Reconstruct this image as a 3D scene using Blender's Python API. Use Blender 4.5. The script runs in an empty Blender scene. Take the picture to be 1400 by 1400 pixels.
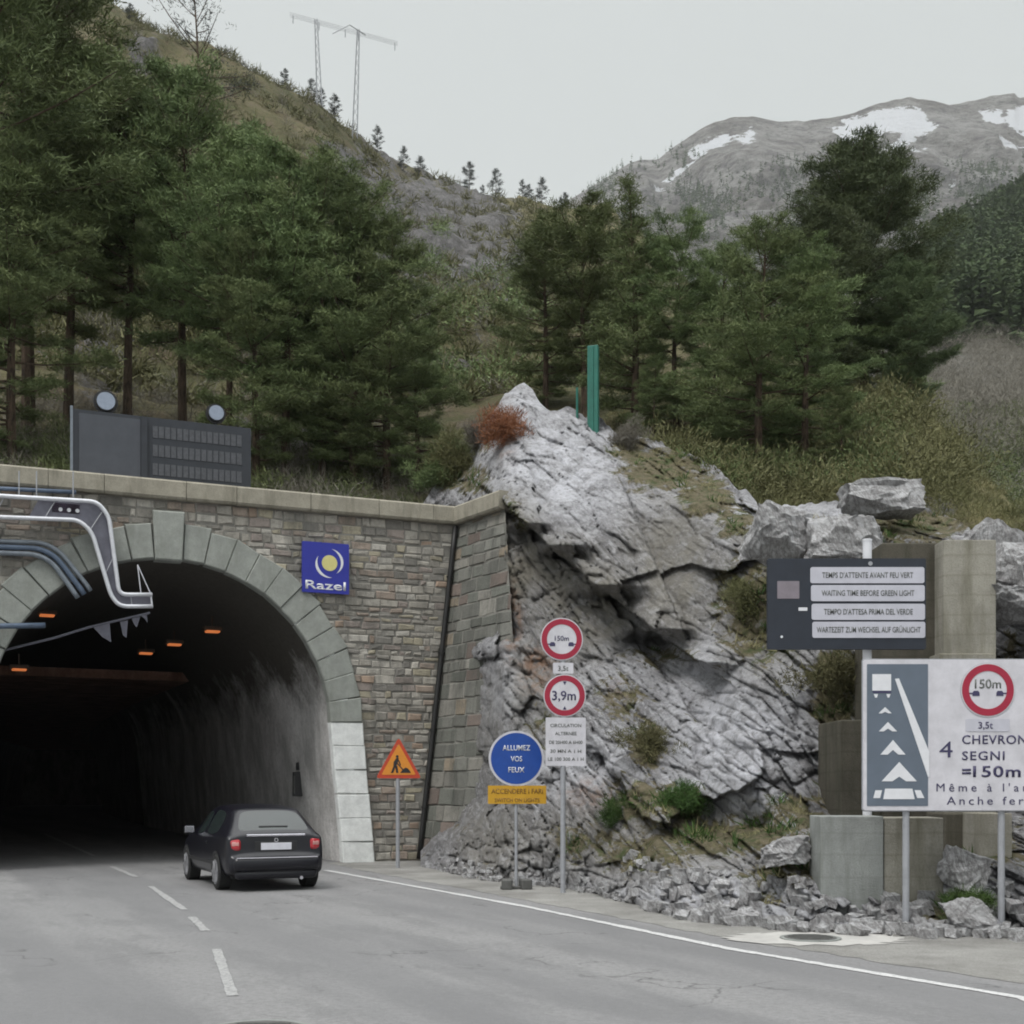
import bpy, bmesh, math, random
import numpy as np
from mathutils import Vector, Matrix

random.seed(7); RNG = np.random.default_rng(11)
S = bpy.context.scene
COL = S.collection
# ------------------------------------------------------------------ camera, sky, sun, exposure
F, HZ, CH = 1700.0, 1074.0, 1.8           # focal length and horizon in photo pixels, eye height in metres
cam_d = bpy.data.cameras.new('camera'); cam = bpy.data.objects.new('camera', cam_d); COL.objects.link(cam)
cam.location = (0, 0, CH); cam.rotation_euler = (math.radians(90), 0, 0)
cam_d.sensor_width = 36; cam_d.lens = 36*F/1400; cam_d.shift_y = (HZ-700)/1400
cam_d.clip_start = 0.1; cam_d.clip_end = 9000
S.camera = cam
SUN_EL, SUN_AZ = math.radians(58), math.radians(215)   # azimuth measured clockwise from +Y
W = bpy.data.worlds.new('World'); S.world = W; W.use_nodes = True
nt = W.node_tree; nt.nodes.clear()
n_out = nt.nodes.new('ShaderNodeOutputWorld'); n_bg = nt.nodes.new('ShaderNodeBackground')
n_sky = nt.nodes.new('ShaderNodeTexSky'); n_sky.sky_type = 'NISHITA'; n_sky.sun_disc = False
n_sky.sun_elevation = SUN_EL; n_sky.sun_rotation = SUN_AZ; n_sky.dust_density = 4
n_hs = nt.nodes.new('ShaderNodeHueSaturation'); n_hs.inputs['Saturation'].default_value = 0.12
n_tc = nt.nodes.new('ShaderNodeTexCoord'); n_sp = nt.nodes.new('ShaderNodeSeparateXYZ')
n_cr = nt.nodes.new('ShaderNodeValToRGB')              # even overcast cloud layer, brighter towards the zenith
n_cr.color_ramp.elements[0].position = 0.0; n_cr.color_ramp.elements[0].color = (6.1, 6.45, 6.35, 1)
n_cr.color_ramp.elements[1].position = 1.0; n_cr.color_ramp.elements[1].color = (30, 30.6, 30.5, 1)
e = n_cr.color_ramp.elements.new(0.58); e.color = (6.5, 6.85, 6.8, 1)
n_no = nt.nodes.new('ShaderNodeTexNoise'); n_no.inputs['Scale'].default_value = 1.6; n_no.inputs['Detail'].default_value = 4
n_mr = nt.nodes.new('ShaderNodeMapRange'); n_mr.inputs['To Min'].default_value = .94; n_mr.inputs['To Max'].default_value = 1.06
n_ml = nt.nodes.new('ShaderNodeVectorMath'); n_ml.operation = 'SCALE'
n_mx = nt.nodes.new('ShaderNodeMix'); n_mx.data_type = 'RGBA'; n_mx.inputs[0].default_value = 0.9
L = nt.links.new
L(n_sky.outputs[0], n_hs.inputs['Color']); L(n_tc.outputs['Generated'], n_sp.inputs[0]); L(n_sp.outputs['Z'], n_cr.inputs[0])
L(n_tc.outputs['Generated'], n_no.inputs['Vector']); L(n_no.outputs['Fac'], n_mr.inputs['Value'])
L(n_cr.outputs[0], n_ml.inputs[0]); L(n_mr.outputs[0], n_ml.inputs['Scale'])
L(n_hs.outputs[0], n_mx.inputs[6]); L(n_ml.outputs[0], n_mx.inputs[7]); L(n_mx.outputs[2], n_bg.inputs['Color'])
n_bg.inputs['Strength'].default_value = 0.10; L(n_bg.outputs[0], n_out.inputs['Surface'])
sun_d = bpy.data.lights.new('sun', 'SUN'); sun = bpy.data.objects.new('sun', sun_d); COL.objects.link(sun)
sun_d.energy = 1.5; sun_d.angle = math.radians(18); sun_d.color = (1, .97, .93)
sd = Vector((math.sin(SUN_AZ)*math.cos(SUN_EL), math.cos(SUN_AZ)*math.cos(SUN_EL), math.sin(SUN_EL)))
sun.rotation_euler = sd.to_track_quat('Z', 'Y').to_euler(); sun.location = (-10, -10, 60)
S.view_settings.view_transform = 'Standard'; S.view_settings.look = 'None'
S.view_settings.exposure = 0.12; S.view_settings.gamma = 1.0
S.render.engine = 'CYCLES'; S.cycles.max_bounces = 6; S.cycles.diffuse_bounces = 3; S.cycles.glossy_bounces = 3
S.cycles.volume_bounces = 0; S.cycles.transparent_max_bounces = 8
S.cycles.use_denoising = True; S.cycles.filter_width = 1.9

# ------------------------------------------------------------------ helpers
def P(x, y, Y):                                        # photo pixel at a chosen depth -> point in the place
    return Vector(((x-700)/F*Y, Y, CH+(HZ-y)/F*Y))
def gy(y):                                             # depth of a ground point seen at picture row y
    return CH*F/(y-HZ)
def lerp(a, b, t): return a+(b-a)*t
class MB:
    def __init__(s): s.v = []; s.f = []; s.c = []
    def add(s, vs, fs, col=None):
        o = len(s.v); s.v += [tuple(p) for p in vs]
        for f in fs: s.f.append(tuple(i+o for i in f)); s.c.append(col if col is not None else (1, 1, 1))
    def box(s, c, d, rz=0, col=None, bev=0, rx=0, ry=0):
        x, y, z = d[0]/2, d[1]/2, d[2]/2
        M = Matrix.Translation(c) @ Matrix.Rotation(rz, 4, 'Z') @ Matrix.Rotation(ry, 4, 'Y') @ Matrix.Rotation(rx, 4, 'X')
        if bev <= 0:
            vs = [M @ Vector((i*x, j*y, k*z)) for i in (-1, 1) for j in (-1, 1) for k in (-1, 1)]
            s.add(vs, [(0, 1, 3, 2), (4, 6, 7, 5), (0, 4, 5, 1), (2, 3, 7, 6), (0, 2, 6, 4), (1, 5, 7, 3)], col); return
        bm = bmesh.new(); bmesh.ops.create_cube(bm, size=1)
        for v in bm.verts: v.co = Vector((v.co.x*2*x, v.co.y*2*y, v.co.z*2*z))
        bmesh.ops.bevel(bm, geom=list(bm.edges), offset=bev, segments=2, profile=.5, affect='EDGES')
        bm.verts.index_update()
        s.add([M @ v.co for v in bm.verts], [tuple(v.index for v in f.verts) for f in bm.faces], col); bm.free()
    def tube(s, pts, r, n=8, col=None, cap=True):
        pts = [Vector(p) for p in pts]; rs = r if isinstance(r, (list, tuple)) else [r]*len(pts)
        vs = []; up = Vector((0, 0, 1))
        for i, p in enumerate(pts):
            t = (pts[min(i+1, len(pts)-1)]-pts[max(i-1, 0)]).normalized()
            a = t.cross(up)
            if a.length < .1: a = t.cross(Vector((0, 1, 0)))
            a.normalize(); b = t.cross(a).normalized()
            for k in range(n):
                th = 2*math.pi*k/n; vs.append(p+a*math.cos(th)*rs[i]+b*math.sin(th)*rs[i])
        fs = [(i*n+k, i*n+(k+1) % n, (i+1)*n+(k+1) % n, (i+1)*n+k) for i in range(len(pts)-1) for k in range(n)]
        if cap: fs += [tuple(range(n))[::-1], tuple((len(pts)-1)*n+k for k in range(n))]
        s.add(vs, fs, col)
    def prism(s, poly, y0, y1, col=None):              # polygon in XZ, extruded between two y
        n = len(poly); vs = [(p[0], y0, p[1]) for p in poly]+[(p[0], y1, p[1]) for p in poly]
        s.add(vs, [tuple(range(n)), tuple(range(2*n-1, n-1, -1))]+[(i, n+i, n+(i+1) % n, (i+1) % n) for i in range(n)], col)
    def disc(s, c, r, y0, y1, n=48, col=None, r_in=0):
        if r_in <= 0: return s.prism([(c[0]+r*math.cos(2*math.pi*k/n), c[1]+r*math.sin(2*math.pi*k/n)) for k in range(n)], y0, y1, col)
        vs = []
        for rr, yy in ((r, y0), (r_in, y0), (r_in, y1), (r, y1)):
            vs += [(c[0]+rr*math.cos(2*math.pi*k/n), yy, c[1]+rr*math.sin(2*math.pi*k/n)) for k in range(n)]
        s.add(vs, [(q*n+k, q*n+(k+1) % n, ((q+1) % 4)*n+(k+1) % n, ((q+1) % 4)*n+k) for q in range(4) for k in range(n)], col)
    def build(s, name, mat, parent=None, smooth=False, colattr=False):
        me = bpy.data.meshes.new(name); me.from_pydata(s.v, [], s.f); me.update()
        if colattr:
            a = me.color_attributes.new('tone', 'FLOAT_COLOR', 'CORNER'); buf = []
            for f, c in zip(s.f, s.c): buf += [c[0], c[1], c[2], 1]*len(f)
            a.data.foreach_set('color', buf)
        bm = bmesh.new(); bm.from_mesh(me); bmesh.ops.recalc_face_normals(bm, faces=bm.faces); bm.to_mesh(me); bm.free()
        if smooth: me.polygons.foreach_set('use_smooth', [True]*len(me.polygons))
        me.materials.append(mat)
        o = bpy.data.objects.new(name, me); COL.objects.link(o)
        if parent is not None: o.parent = parent
        return o
def smooth_by_angle(o, deg=35):
    me = o.data
    me.polygons.foreach_set('use_smooth', [True]*len(me.polygons))
    bm = bmesh.new(); bm.from_mesh(me)
    for e in bm.edges:
        e.smooth = not (len(e.link_faces) == 2 and e.calc_face_angle(0) > math.radians(deg))
    bm.to_mesh(me); bm.free()
def tag(o, label=None, cat=None, group=None, kind=None):
    if label: o['label'] = label
    if cat: o['category'] = cat
    if group: o['group'] = group
    if kind: o['kind'] = kind
    return o
def empty(name, loc=(0, 0, 0), rz=0, label=None, cat=None, group=None):
    o = bpy.data.objects.new(name, None); COL.objects.link(o); o.location = loc; o.rotation_euler = (0, 0, rz)
    o.empty_display_size = .2
    return tag(o, label, cat, group)
def dup(root, loc, rz=0, sc=1, label=None, group=None, tilt=0):
    r = root.copy(); COL.objects.link(r); r.location = loc; r.rotation_euler = (tilt, 0, rz)
    r.scale = (sc, sc, sc) if not isinstance(sc, tuple) else sc
    if label: r['label'] = label
    if group: r['group'] = group
    for ch in list(root.children):
        c = ch.copy(); COL.objects.link(c); c.parent = r
        for g in list(ch.children):
            d = g.copy(); COL.objects.link(d); d.parent = c
    return r
def raw_mesh(name, V, Fc, mat, parent=None, attrs=None, smooth=False):   # numpy verts / faces (all tris or all quads)
    me = bpy.data.meshes.new(name); n, k = Fc.shape
    me.vertices.add(len(V)); me.vertices.foreach_set('co', V.astype(np.float32).ravel())
    me.loops.add(n*k); me.loops.foreach_set('vertex_index', Fc.astype(np.int32).ravel())
    me.polygons.add(n); me.polygons.foreach_set('loop_start', np.arange(0, n*k, k, dtype=np.int32))
    me.polygons.foreach_set('loop_total', np.full(n, k, dtype=np.int32))
    if smooth: me.polygons.foreach_set('use_smooth', np.ones(n, dtype=bool))
    me.update(calc_edges=True)
    for an, arr in (attrs or {}).items():
        a = me.attributes.new(an, 'FLOAT', 'POINT'); a.data.foreach_set('value', arr.astype(np.float32).ravel())
    me.materials.append(mat)
    o = bpy.data.objects.new(name, me); COL.objects.link(o)
    if parent is not None: o.parent = parent
    return o
def grid_faces(nr, nc):
    i, j = np.meshgrid(np.arange(nr-1), np.arange(nc-1), indexing='ij'); a = (i*nc+j).ravel()
    return np.stack([a, a+nc, a+nc+1, a+1], 1)
# numpy noises
def h3(i, j, k, s):
    n = (i.astype(np.int64)*73856093) ^ (j.astype(np.int64)*19349663) ^ (k.astype(np.int64)*83492791) ^ (s*2654435761)
    n = (n ^ (n >> 13))*1274126177 & 0xffffffff; n = (n ^ (n >> 16))*2246822519 & 0xffffffff
    return ((n ^ (n >> 15)) & 0xffffff)/float(0xffffff)
def vnoise(p, s=0):
    f = np.floor(p); t = p-f; t = t*t*(3-2*t); i, j, k = [f[..., a].astype(np.int64) for a in range(3)]; r = 0
    for a in (0, 1):
        for b in (0, 1):
            for c in (0, 1):
                w = (t[..., 0] if a else 1-t[..., 0])*(t[..., 1] if b else 1-t[..., 1])*(t[..., 2] if c else 1-t[..., 2])
                r = r+w*h3(i+a, j+b, k+c, s)
    return r*2-1
def fbm(p, s=0, o=5, g=.5):
    r = 0; a = 1
    for q in range(o): r = r+a*vnoise(p*(2.03**q)+q*17.3, s+q); a *= g
    return r
def facets(u, v, seed, tilt=.5, crack=.12):            # broken-rock relief: every cell is a tilted plane, dark gap between cells
    fi, fj = np.floor(u), np.floor(v); d1 = np.full(u.shape, 9e9); d2 = d1.copy(); res = np.zeros(u.shape)
    z = np.zeros(u.shape, dtype=np.int64)
    for a in (-1, 0, 1):
        for b in (-1, 0, 1):
            ci, cj = (fi+a).astype(np.int64), (fj+b).astype(np.int64)
            cx = ci+.5+.9*(h3(ci, cj, z, seed)-.5); cy = cj+.5+.9*(h3(ci, cj, z, seed+1)-.5)
            d = np.hypot(u-cx, v-cy)
            val = (h3(ci, cj, z, seed+2)-.5)+tilt*2*((h3(ci, cj, z, seed+3)-.5)*(u-cx)+(h3(ci, cj, z, seed+4)-.5)*(v-cy))
            near = d < d1
            d2 = np.where(near, d1, np.minimum(d2, d)); res = np.where(near, val, res); d1 = np.where(near, d, d1)
    return res+crack*np.clip(1-(d2-d1)*7, 0, 1)*2.0
# ------------------------------------------------------------------ materials
class NT:
    def __init__(s, name):
        s.m = bpy.data.materials.new(name); s.m.use_nodes = True; s.t = s.m.node_tree; s.b = s.t.nodes['Principled BSDF']; s.co = None
    def n(s, t, **k):
        x = s.t.nodes.new(t)
        for a, b in k.items(): setattr(x, a, b)
        return x
    def l(s, a, b): s.t.links.new(a, b)
    def obj(s):
        if s.co is None: s.co = s.n('ShaderNodeTexCoord').outputs['Object']
        return s.co
    def noise(s, sc, det=6, rough=.6, stretch=None, dist=0, rot=None):
        x = s.n('ShaderNodeTexNoise'); x.inputs['Scale'].default_value = sc; x.inputs['Detail'].default_value = det
        x.inputs['Roughness'].default_value = rough; x.inputs['Distortion'].default_value = dist
        if stretch or rot:
            mp = s.n('ShaderNodeMapping'); mp.vector_type = 'TEXTURE'; mp.inputs['Scale'].default_value = tuple(1/q for q in (stretch or (1, 1, 1)))
            if rot: mp.inputs['Rotation'].default_value = rot
            s.l(s.obj(), mp.inputs[0]); s.l(mp.outputs[0], x.inputs['Vector'])
        else: s.l(s.obj(), x.inputs['Vector'])
        return x.outputs['Fac']
    def ramp(s, fac, stops):
        x = s.n('ShaderNodeValToRGB'); el = x.color_ramp.elements
        while len(el) < len(stops): el.new(.5)
        for e, (p, c) in zip(el, stops):
            e.position = p; e.color = (c, c, c, 1) if not isinstance(c, tuple) else (c[0], c[1], c[2], 1)
        s.l(fac, x.inputs[0]); return x.outputs[0]
    def mix(s, fac, a, b, mode='MIX'):
        x = s.n('ShaderNodeMix'); x.data_type = 'RGBA'; x.blend_type = mode
        for v, i in ((fac, 0), (a, 6), (b, 7)):
            if isinstance(v, (int, float)): x.inputs[i].default_value = v if i == 0 else (v, v, v, 1)
            elif isinstance(v, tuple): x.inputs[i].default_value = (v[0], v[1], v[2], 1)
            else: s.l(v, x.inputs[i])
        return x.outputs[2]
    def math(s, op, a, b=0):
        x = s.n('ShaderNodeMath'); x.operation = op
        for v, i in ((a, 0), (b, 1)):
            if isinstance(v, (int, float)): x.inputs[i].default_value = v
            else: s.l(v, x.inputs[i])
        return x.outputs[0]
    def attr(s, name, out='Fac'):
        x = s.n('ShaderNodeAttribute'); x.attribute_name = name; return x.outputs[out]
    def bump(s, h, st=.5, d=.02):
        x = s.n('ShaderNodeBump'); x.inputs['Strength'].default_value = st; x.inputs['Distance'].default_value = d
        s.l(h, x.inputs['Height']); s.l(x.outputs[0], s.b.inputs['Normal'])
    def done(s, col=None, rough=.8, metal=0, spec=None, coat=0):
        if col is not None:
            if isinstance(col, tuple): s.b.inputs['Base Color'].default_value = (col[0], col[1], col[2], 1)
            else: s.l(col, s.b.inputs['Base Color'])
        if isinstance(rough, (int, float)): s.b.inputs['Roughness'].default_value = rough
        else: s.l(rough, s.b.inputs['Roughness'])
        s.b.inputs['Metallic'].default_value = metal
        if spec is not None: s.b.inputs['Specular IOR Level'].default_value = spec
        if coat: s.b.inputs['Coat Weight'].default_value = coat; s.b.inputs['Coat Roughness'].default_value = .04
        return s.m
def worn(name, col, rough=.6, metal=0, sc=6, amt=.25, spec=None, dirt=None, coat=0):
    t = NT(name); n = t.noise(sc, 6, .65)
    d = dirt or tuple(c*(1-amt) for c in col)
    c = t.mix(t.ramp(n, [(.38, 0.0), (.68, 1.0)]), col, d)
    c = t.mix(t.ramp(t.noise(sc*9, 3), [(.4, 0.0), (.8, .35)]), c, tuple(x*(1-amt*.8) for x in col))
    return t.done(c, rough, metal, spec, coat)
def glow(name, col, st):
    t = NT(name); t.b.inputs['Emission Color'].default_value = (*col, 1); t.b.inputs['Emission Strength'].default_value = st
    n = t.noise(30, 2); t.done(t.mix(n, col, tuple(c*.8 for c in col)), .4); return t.m
M = {}
# limestone of the cliff: strata streaks, patches of ochre stain, soil and moss where the relief carries it
def rock_mat(name, base=(.40, .40, .415), veg=True, rot=(0, math.radians(56), 0), sc=1.0):
    t = NT(name)
    big = t.noise(.55*sc, 6, .62, dist=.6); st = t.noise(1.6*sc, 8, .7, stretch=(1, 1, 3.4), rot=rot, dist=.35)
    fine = t.noise(9*sc, 8, .75); xf = t.noise(34*sc, 4, .7)
    c = t.mix(t.ramp(big, [(.34, 0.0), (.62, 1.0)]), tuple(x*.62 for x in base), base)
    c = t.mix(t.ramp(st, [(.42, 0.0), (.50, .8), (.56, .0)]), c, (base[0]*.36, base[1]*.34, base[2]*.34))
    if veg: c = t.mix(t.math('MULTIPLY', t.attr('pale'), t.ramp(t.noise(1.7*sc, 7, .72), [(.38, .1), (.56, 1.0)])), c, (.58, .585, .625))
    c = t.mix(t.ramp(st, [(.56, 0.0), (.66, .6)]), c, (.56, .56, .59))
    c = t.mix(t.ramp(fine, [(.34, .65), (.48, 0.0)]), c, (.17, .165, .16))
    c = t.mix(t.ramp(fine, [(.58, 0.0), (.72, .6)]), c, (.66, .66, .69))
    if veg:
        och = t.math('MULTIPLY', t.attr('stain'), t.ramp(t.noise(1.3, 6, .7, stretch=(1.5, 1.5, .6)), [(.30, .25), (.55, 1.0)]))
        c = t.mix(och, c, t.mix(t.noise(5, 5), (.15, .14, .115), (.29, .27, .225)))
        c = t.mix(t.math('MULTIPLY', t.attr('rust'), t.ramp(t.noise(4, 5), [(.40, 0.0), (.6, .9)])), c, (.30, .17, .10))
        g = t.math('ADD', t.attr('veg'), t.math('MULTIPLY', t.math('SUBTRACT', t.noise(2.6, 8, .75), .5), 1.9))
        soil = t.mix(t.ramp(t.noise(7, 6, .7), [(.35, 0.0), (.65, 1.0)]), (.085, .08, .04), (.20, .17, .115))
        soil = t.mix(t.ramp(t.noise(2.1, 5, .7), [(.5, 0.0), (.64, .8)]), soil, (.055, .085, .025))
        c = t.mix(t.ramp(g, [(.42, 0.0), (.58, 1.0)]), c, soil)
    t.bump(t.math('ADD', t.math('MULTIPLY', fine, 1.0), t.math('MULTIPLY', xf, .35)), 1.0, .09)
    return t.done(c, .92, spec=.25)
M['rock'] = rock_mat('limestone')
M['boulder'] = rock_mat('pale_limestone', (.70, .70, .71), veg=False, sc=1.6)
def hill_mat():
    t = NT('hillside_ground')
    a = t.noise(.06, 8, .7); b = t.noise(.35, 8, .75); f = t.noise(2.2, 6, .75)
    c = t.mix(t.ramp(a, [(.38, 0.0), (.6, 1.0)]), (.075, .078, .038), (.15, .135, .075))
    c = t.mix(t.ramp(b, [(.5, 0.0), (.62, .85)]), c, (.145, .115, .08))
    c = t.mix(t.ramp(b, [(.32, .9), (.45, 0.0)]), c, (.045, .058, .024))
    c = t.mix(t.ramp(t.attr('dry'), [(0, 0.0), (1, .9)]), c, t.mix(t.ramp(f, [(.4, 0.0), (.6, 1.0)]), (.13, .125, .055), (.30, .27, .155)))
    st = t.noise(.16, 9, .8, stretch=(1, 1, 3.0), rot=(0, math.radians(40), 0), dist=.5)
    g = t.math('ADD', t.attr('rock'), t.math('MULTIPLY', t.math('SUBTRACT', st, .5), 2.6))
    rc = t.mix(t.ramp(t.noise(.5, 9, .8), [(.36, 0.0), (.64, 1.0)]), (.06, .057, .056), (.22, .215, .22))
    c = t.mix(t.ramp(g, [(.48, 0.0), (.60, .95)]), c, rc)
    c = t.mix(t.ramp(f, [(.3, .6), (.5, 0.0)]), c, (.04, .04, .03))
    t.bump(t.math('ADD', b, t.math('MULTIPLY', f, .4)), 1.0, .6)
    return t.done(c, .95, spec=.1)
M['hill'] = hill_mat()
def mountain_mat():
    t = NT('mountain_slope')
    a = t.noise(.008, 8, .7); b = t.noise(.03, 8, .78, stretch=(1, 1, 1.6)); f = t.noise(.11, 6, .75)
    c = t.mix(t.ramp(a, [(.4, 0.0), (.6, 1.0)]), (.19, .175, .16), (.37, .36, .35))
    c = t.mix(t.ramp(b, [(.40, .75), (.50, 0.0)]), c, (.12, .11, .115))
    c = t.mix(t.ramp(b, [(.53, 0.0), (.62, .85)]), c, (.44, .43, .42))
    c = t.mix(t.ramp(f, [(.35, .7), (.48, 0.0)]), c, (.07, .085, .06))
    sn = t.math('ADD', t.attr('snow'), t.math('MULTIPLY', t.math('SUBTRACT', t.noise(.03, 9, .75), .5), 1.9))
    c = t.mix(t.ramp(sn, [(.46, 0.0), (.52, 1.0)]), c, (.86, .88, .92))
    t.bump(t.math('ADD', b, t.math('MULTIPLY', f, .5)), 1.0, 22)
    return t.done(c, .95, spec=.1)
M['mountain'] = mountain_mat()
def valley_mat():
    t = NT('bare_wood_slope')
    a = t.noise(.05, 8, .75); b = t.noise(.9, 6, .8, stretch=(2.5, 2.5, .5))
    c = t.mix(t.ramp(a, [(.4, 0.0), (.6, 1.0)]), (.13, .125, .115), (.19, .18, .16))
    c = t.mix(t.ramp(b, [(.4, .7), (.55, 0.0)]), c, (.085, .085, .075))
    t.bump(b, .6, .5); return t.done(c, .95, spec=.1)
M['valley'] = valley_mat()
def asphalt():
    t = NT('old_asphalt')
    big = t.noise(.16, 5, .6); mid = t.noise(1.3, 6, .65, stretch=(1, .3, 1), rot=(0, 0, math.radians(27))); fine = t.noise(70, 4, .8)
    c = t.mix(t.ramp(big, [(.35, 0.0), (.65, 1.0)]), (.205, .203, .206), (.262, .26, .262))
    c = t.mix(t.ramp(mid, [(.40, .6), (.52, 0.0)]), c, (.155, .155, .158))
    ag = t.noise(14, 8, .85); c = t.mix(t.ramp(ag, [(.40, .55), (.52, 0.0)]), c, (.13, .13, .13)); c = t.mix(t.ramp(ag, [(.54, 0.0), (.66, .45)]), c, (.34, .335, .33))
    tr = t.noise(.55, 3, .5, stretch=(1, .05, 1), rot=(0, 0, math.radians(27))); c = t.mix(t.ramp(tr, [(.42, .65), (.56, 0.0)]), c, (.15, .15, .155))
    c = t.mix(t.ramp(fine, [(.3, .55), (.5, 0.0)]), c, (.10, .10, .10))
    c = t.mix(t.ramp(fine, [(.58, 0.0), (.75, .5)]), c, (.36, .355, .35))
    v = t.n('ShaderNodeTexVoronoi'); v.feature = 'DISTANCE_TO_EDGE'; v.inputs['Scale'].default_value = .33
    nn = t.n('ShaderNodeTexNoise'); nn.inputs['Scale'].default_value = 1.1; nn.inputs['Detail'].default_value = 5
    t.l(t.obj(), nn.inputs['Vector']); ad = t.n('ShaderNodeVectorMath'); ad.operation = 'ADD'
    sc = t.n('ShaderNodeVectorMath'); sc.operation = 'SCALE'; sc.inputs['Scale'].default_value = 1.8
    t.l(nn.outputs['Color'], sc.inputs[0]); t.l(t.obj(), ad.inputs[0]); t.l(sc.outputs[0], ad.inputs[1]); t.l(ad.outputs[0], v.inputs['Vector'])
    cr = t.math('MULTIPLY', t.ramp(v.outputs['Distance'], [(0.0, 1.0), (.009, 0.0)]), t.ramp(t.noise(.5, 3), [(.50, 0.0), (.58, .8)]))
    c = t.mix(cr, c, (.07, .07, .07))
    t.bump(fine, .35, .01); return t.done(c, .85, spec=.35)
M['asphalt'] = asphalt()
def gravel():
    t = NT('dusty_shoulder')
    a = t.noise(.8, 7, .7); f = t.noise(38, 5, .8)
    c = t.mix(t.ramp(a, [(.35, 0.0), (.62, 1.0)]), (.20, .195, .185), (.33, .325, .31))
    c = t.mix(t.ramp(f, [(.32, .7), (.5, 0.0)]), c, (.12, .115, .10)); c = t.mix(t.ramp(f, [(.58, 0.0), (.72, .7)]), c, (.50, .49, .47))
    t.bump(f, .7, .03); return t.done(c, .95, spec=.2)
M['gravel'] = gravel()
def paint_line():
    t = NT('worn_road_paint'); f = t.noise(22, 6, .8); g = t.noise(2, 4)
    c = t.mix(t.ramp(f, [(.38, 1.0), (.52, 0.0)]), (.56, .56, .56), (.27, .27, .27)); c = t.mix(t.ramp(g, [(.4, .4), (.6, 0.0)]), c, (.45, .45, .45))
    return t.done(c, .7)
M['line'] = paint_line()
def faded_line():
    t = NT('faded_road_paint'); f = t.noise(18, 6, .8)
    return t.done(t.mix(t.ramp(f, [(.42, 1.0), (.60, 0.0)]), (.38, .38, .38), (.22, .22, .22)), .8)
M['line_faded'] = faded_line()
def stones(name, grime=.5, dark=.22):
    t = NT(name); c = t.mix(dark, t.attr('tone', 'Color'), (.42, .40, .36)); f = t.noise(6, 7, .75); x = t.noise(28, 5, .75)
    c = t.mix(t.ramp(f, [(.34, .5), (.52, 0.0)]), c, (.12, .118, .108)); c = t.mix(t.ramp(x, [(.56, 0.0), (.74, .45)]), c, (.48, .46, .43))
    dr = t.noise(.8, 6, .7, stretch=(2.6, 2.6, .35))
    c = t.mix(t.ramp(dr, [(.48, 0.0), (.66, grime)]), c, (.085, .088, .078))
    t.bump(t.math('ADD', f, t.math('MULTIPLY', x, .5)), .9, .03); return t.done(c, .9, spec=.2)
M['stones'] = stones('rubble_stone'); M['stones_wing'] = stones('rubble_stone_wing', .8, .0)  # wing stone: heavier grime over its own darker greenish blocks
M['mortar'] = worn('mortar', (.27, .26, .235), .95, sc=3, amt=.5)
def dressed(name, base, dirt, amt=.5):
    t = NT(name); f = t.noise(3.5, 7, .7); x = t.noise(45, 4, .7); c = t.mix(t.ramp(f, [(.38, 0.0), (.62, 1.0)]), base, tuple(b*.78 for b in base))
    c = t.mix(t.ramp(t.noise(1.0, 6, .7, stretch=(2.5, 2.5, .5)), [(.5, 0.0), (.68, amt)]), c, dirt); c = t.mix(t.ramp(x, [(.35, .4), (.5, 0.0)]), c, dirt)
    t.bump(x, .4, .01); return t.done(c, .88, spec=.25)
M['voussoir'] = dressed('dressed_grey_stone', (.335, .35, .325), (.19, .20, .175))
M['voussoir_paint'] = dressed('white_painted_stone', (.90, .92, .91), (.62, .63, .62), .3)
M['coping'] = dressed('weathered_coping', (.36, .335, .275), (.15, .14, .11), .7)
def concrete(name, base, dirt):
    t = NT(name); f = t.noise(2.4, 7, .7); x = t.noise(40, 4, .75)
    c = t.mix(t.ramp(f, [(.36, 0.0), (.64, 1.0)]), base, tuple(b*.72 for b in base))
    wv = t.n('ShaderNodeTexWave'); wv.bands_direction = 'Z'; wv.inputs['Scale'].default_value = 1.1; wv.inputs['Distortion'].default_value = 1.2
    wv.inputs['Detail'].default_value = 3; t.l(t.obj(), wv.inputs['Vector'])
    c = t.mix(t.ramp(wv.outputs['Fac'], [(0, .3), (.05, 0.0)]), c, dirt)
    c = t.mix(t.ramp(t.noise(1.4, 7, .7, stretch=(2.2, 2.2, .3)), [(.46, 0.0), (.66, .85)]), c, dirt)
    c = t.mix(t.ramp(x, [(.34, .5), (.5, 0.0)]), c, dirt); t.bump(t.math('ADD', x, f), .5, .02); return t.done(c, .92, spec=.2)
M['concrete'] = concrete('board_marked_concrete', (.36, .345, .30), (.17, .16, .12))
M['concrete_grey'] = concrete('grey_concrete', (.33, .345, .335), (.19, .20, .185))
M['concrete_dark'] = concrete('shade_toned_concrete', (.115, .105, .085), (.05, .05, .035))  # shade of the less lit faces painted in as darker concrete
def lining(name, base, dirt, blocks=False):
    t = NT(name); f = t.noise(1.2, 7, .7, stretch=(1, 1, .5)); x = t.noise(9, 5, .75)
    c = t.mix(t.ramp(f, [(.36, 0.0), (.64, 1.0)]), base, dirt); c = t.mix(t.ramp(x, [(.36, .6), (.5, 0.0)]), c, dirt)
    t.bump(t.math('ADD', f, x), .8, .04); return t.done(c, .9, spec=.2)

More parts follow.
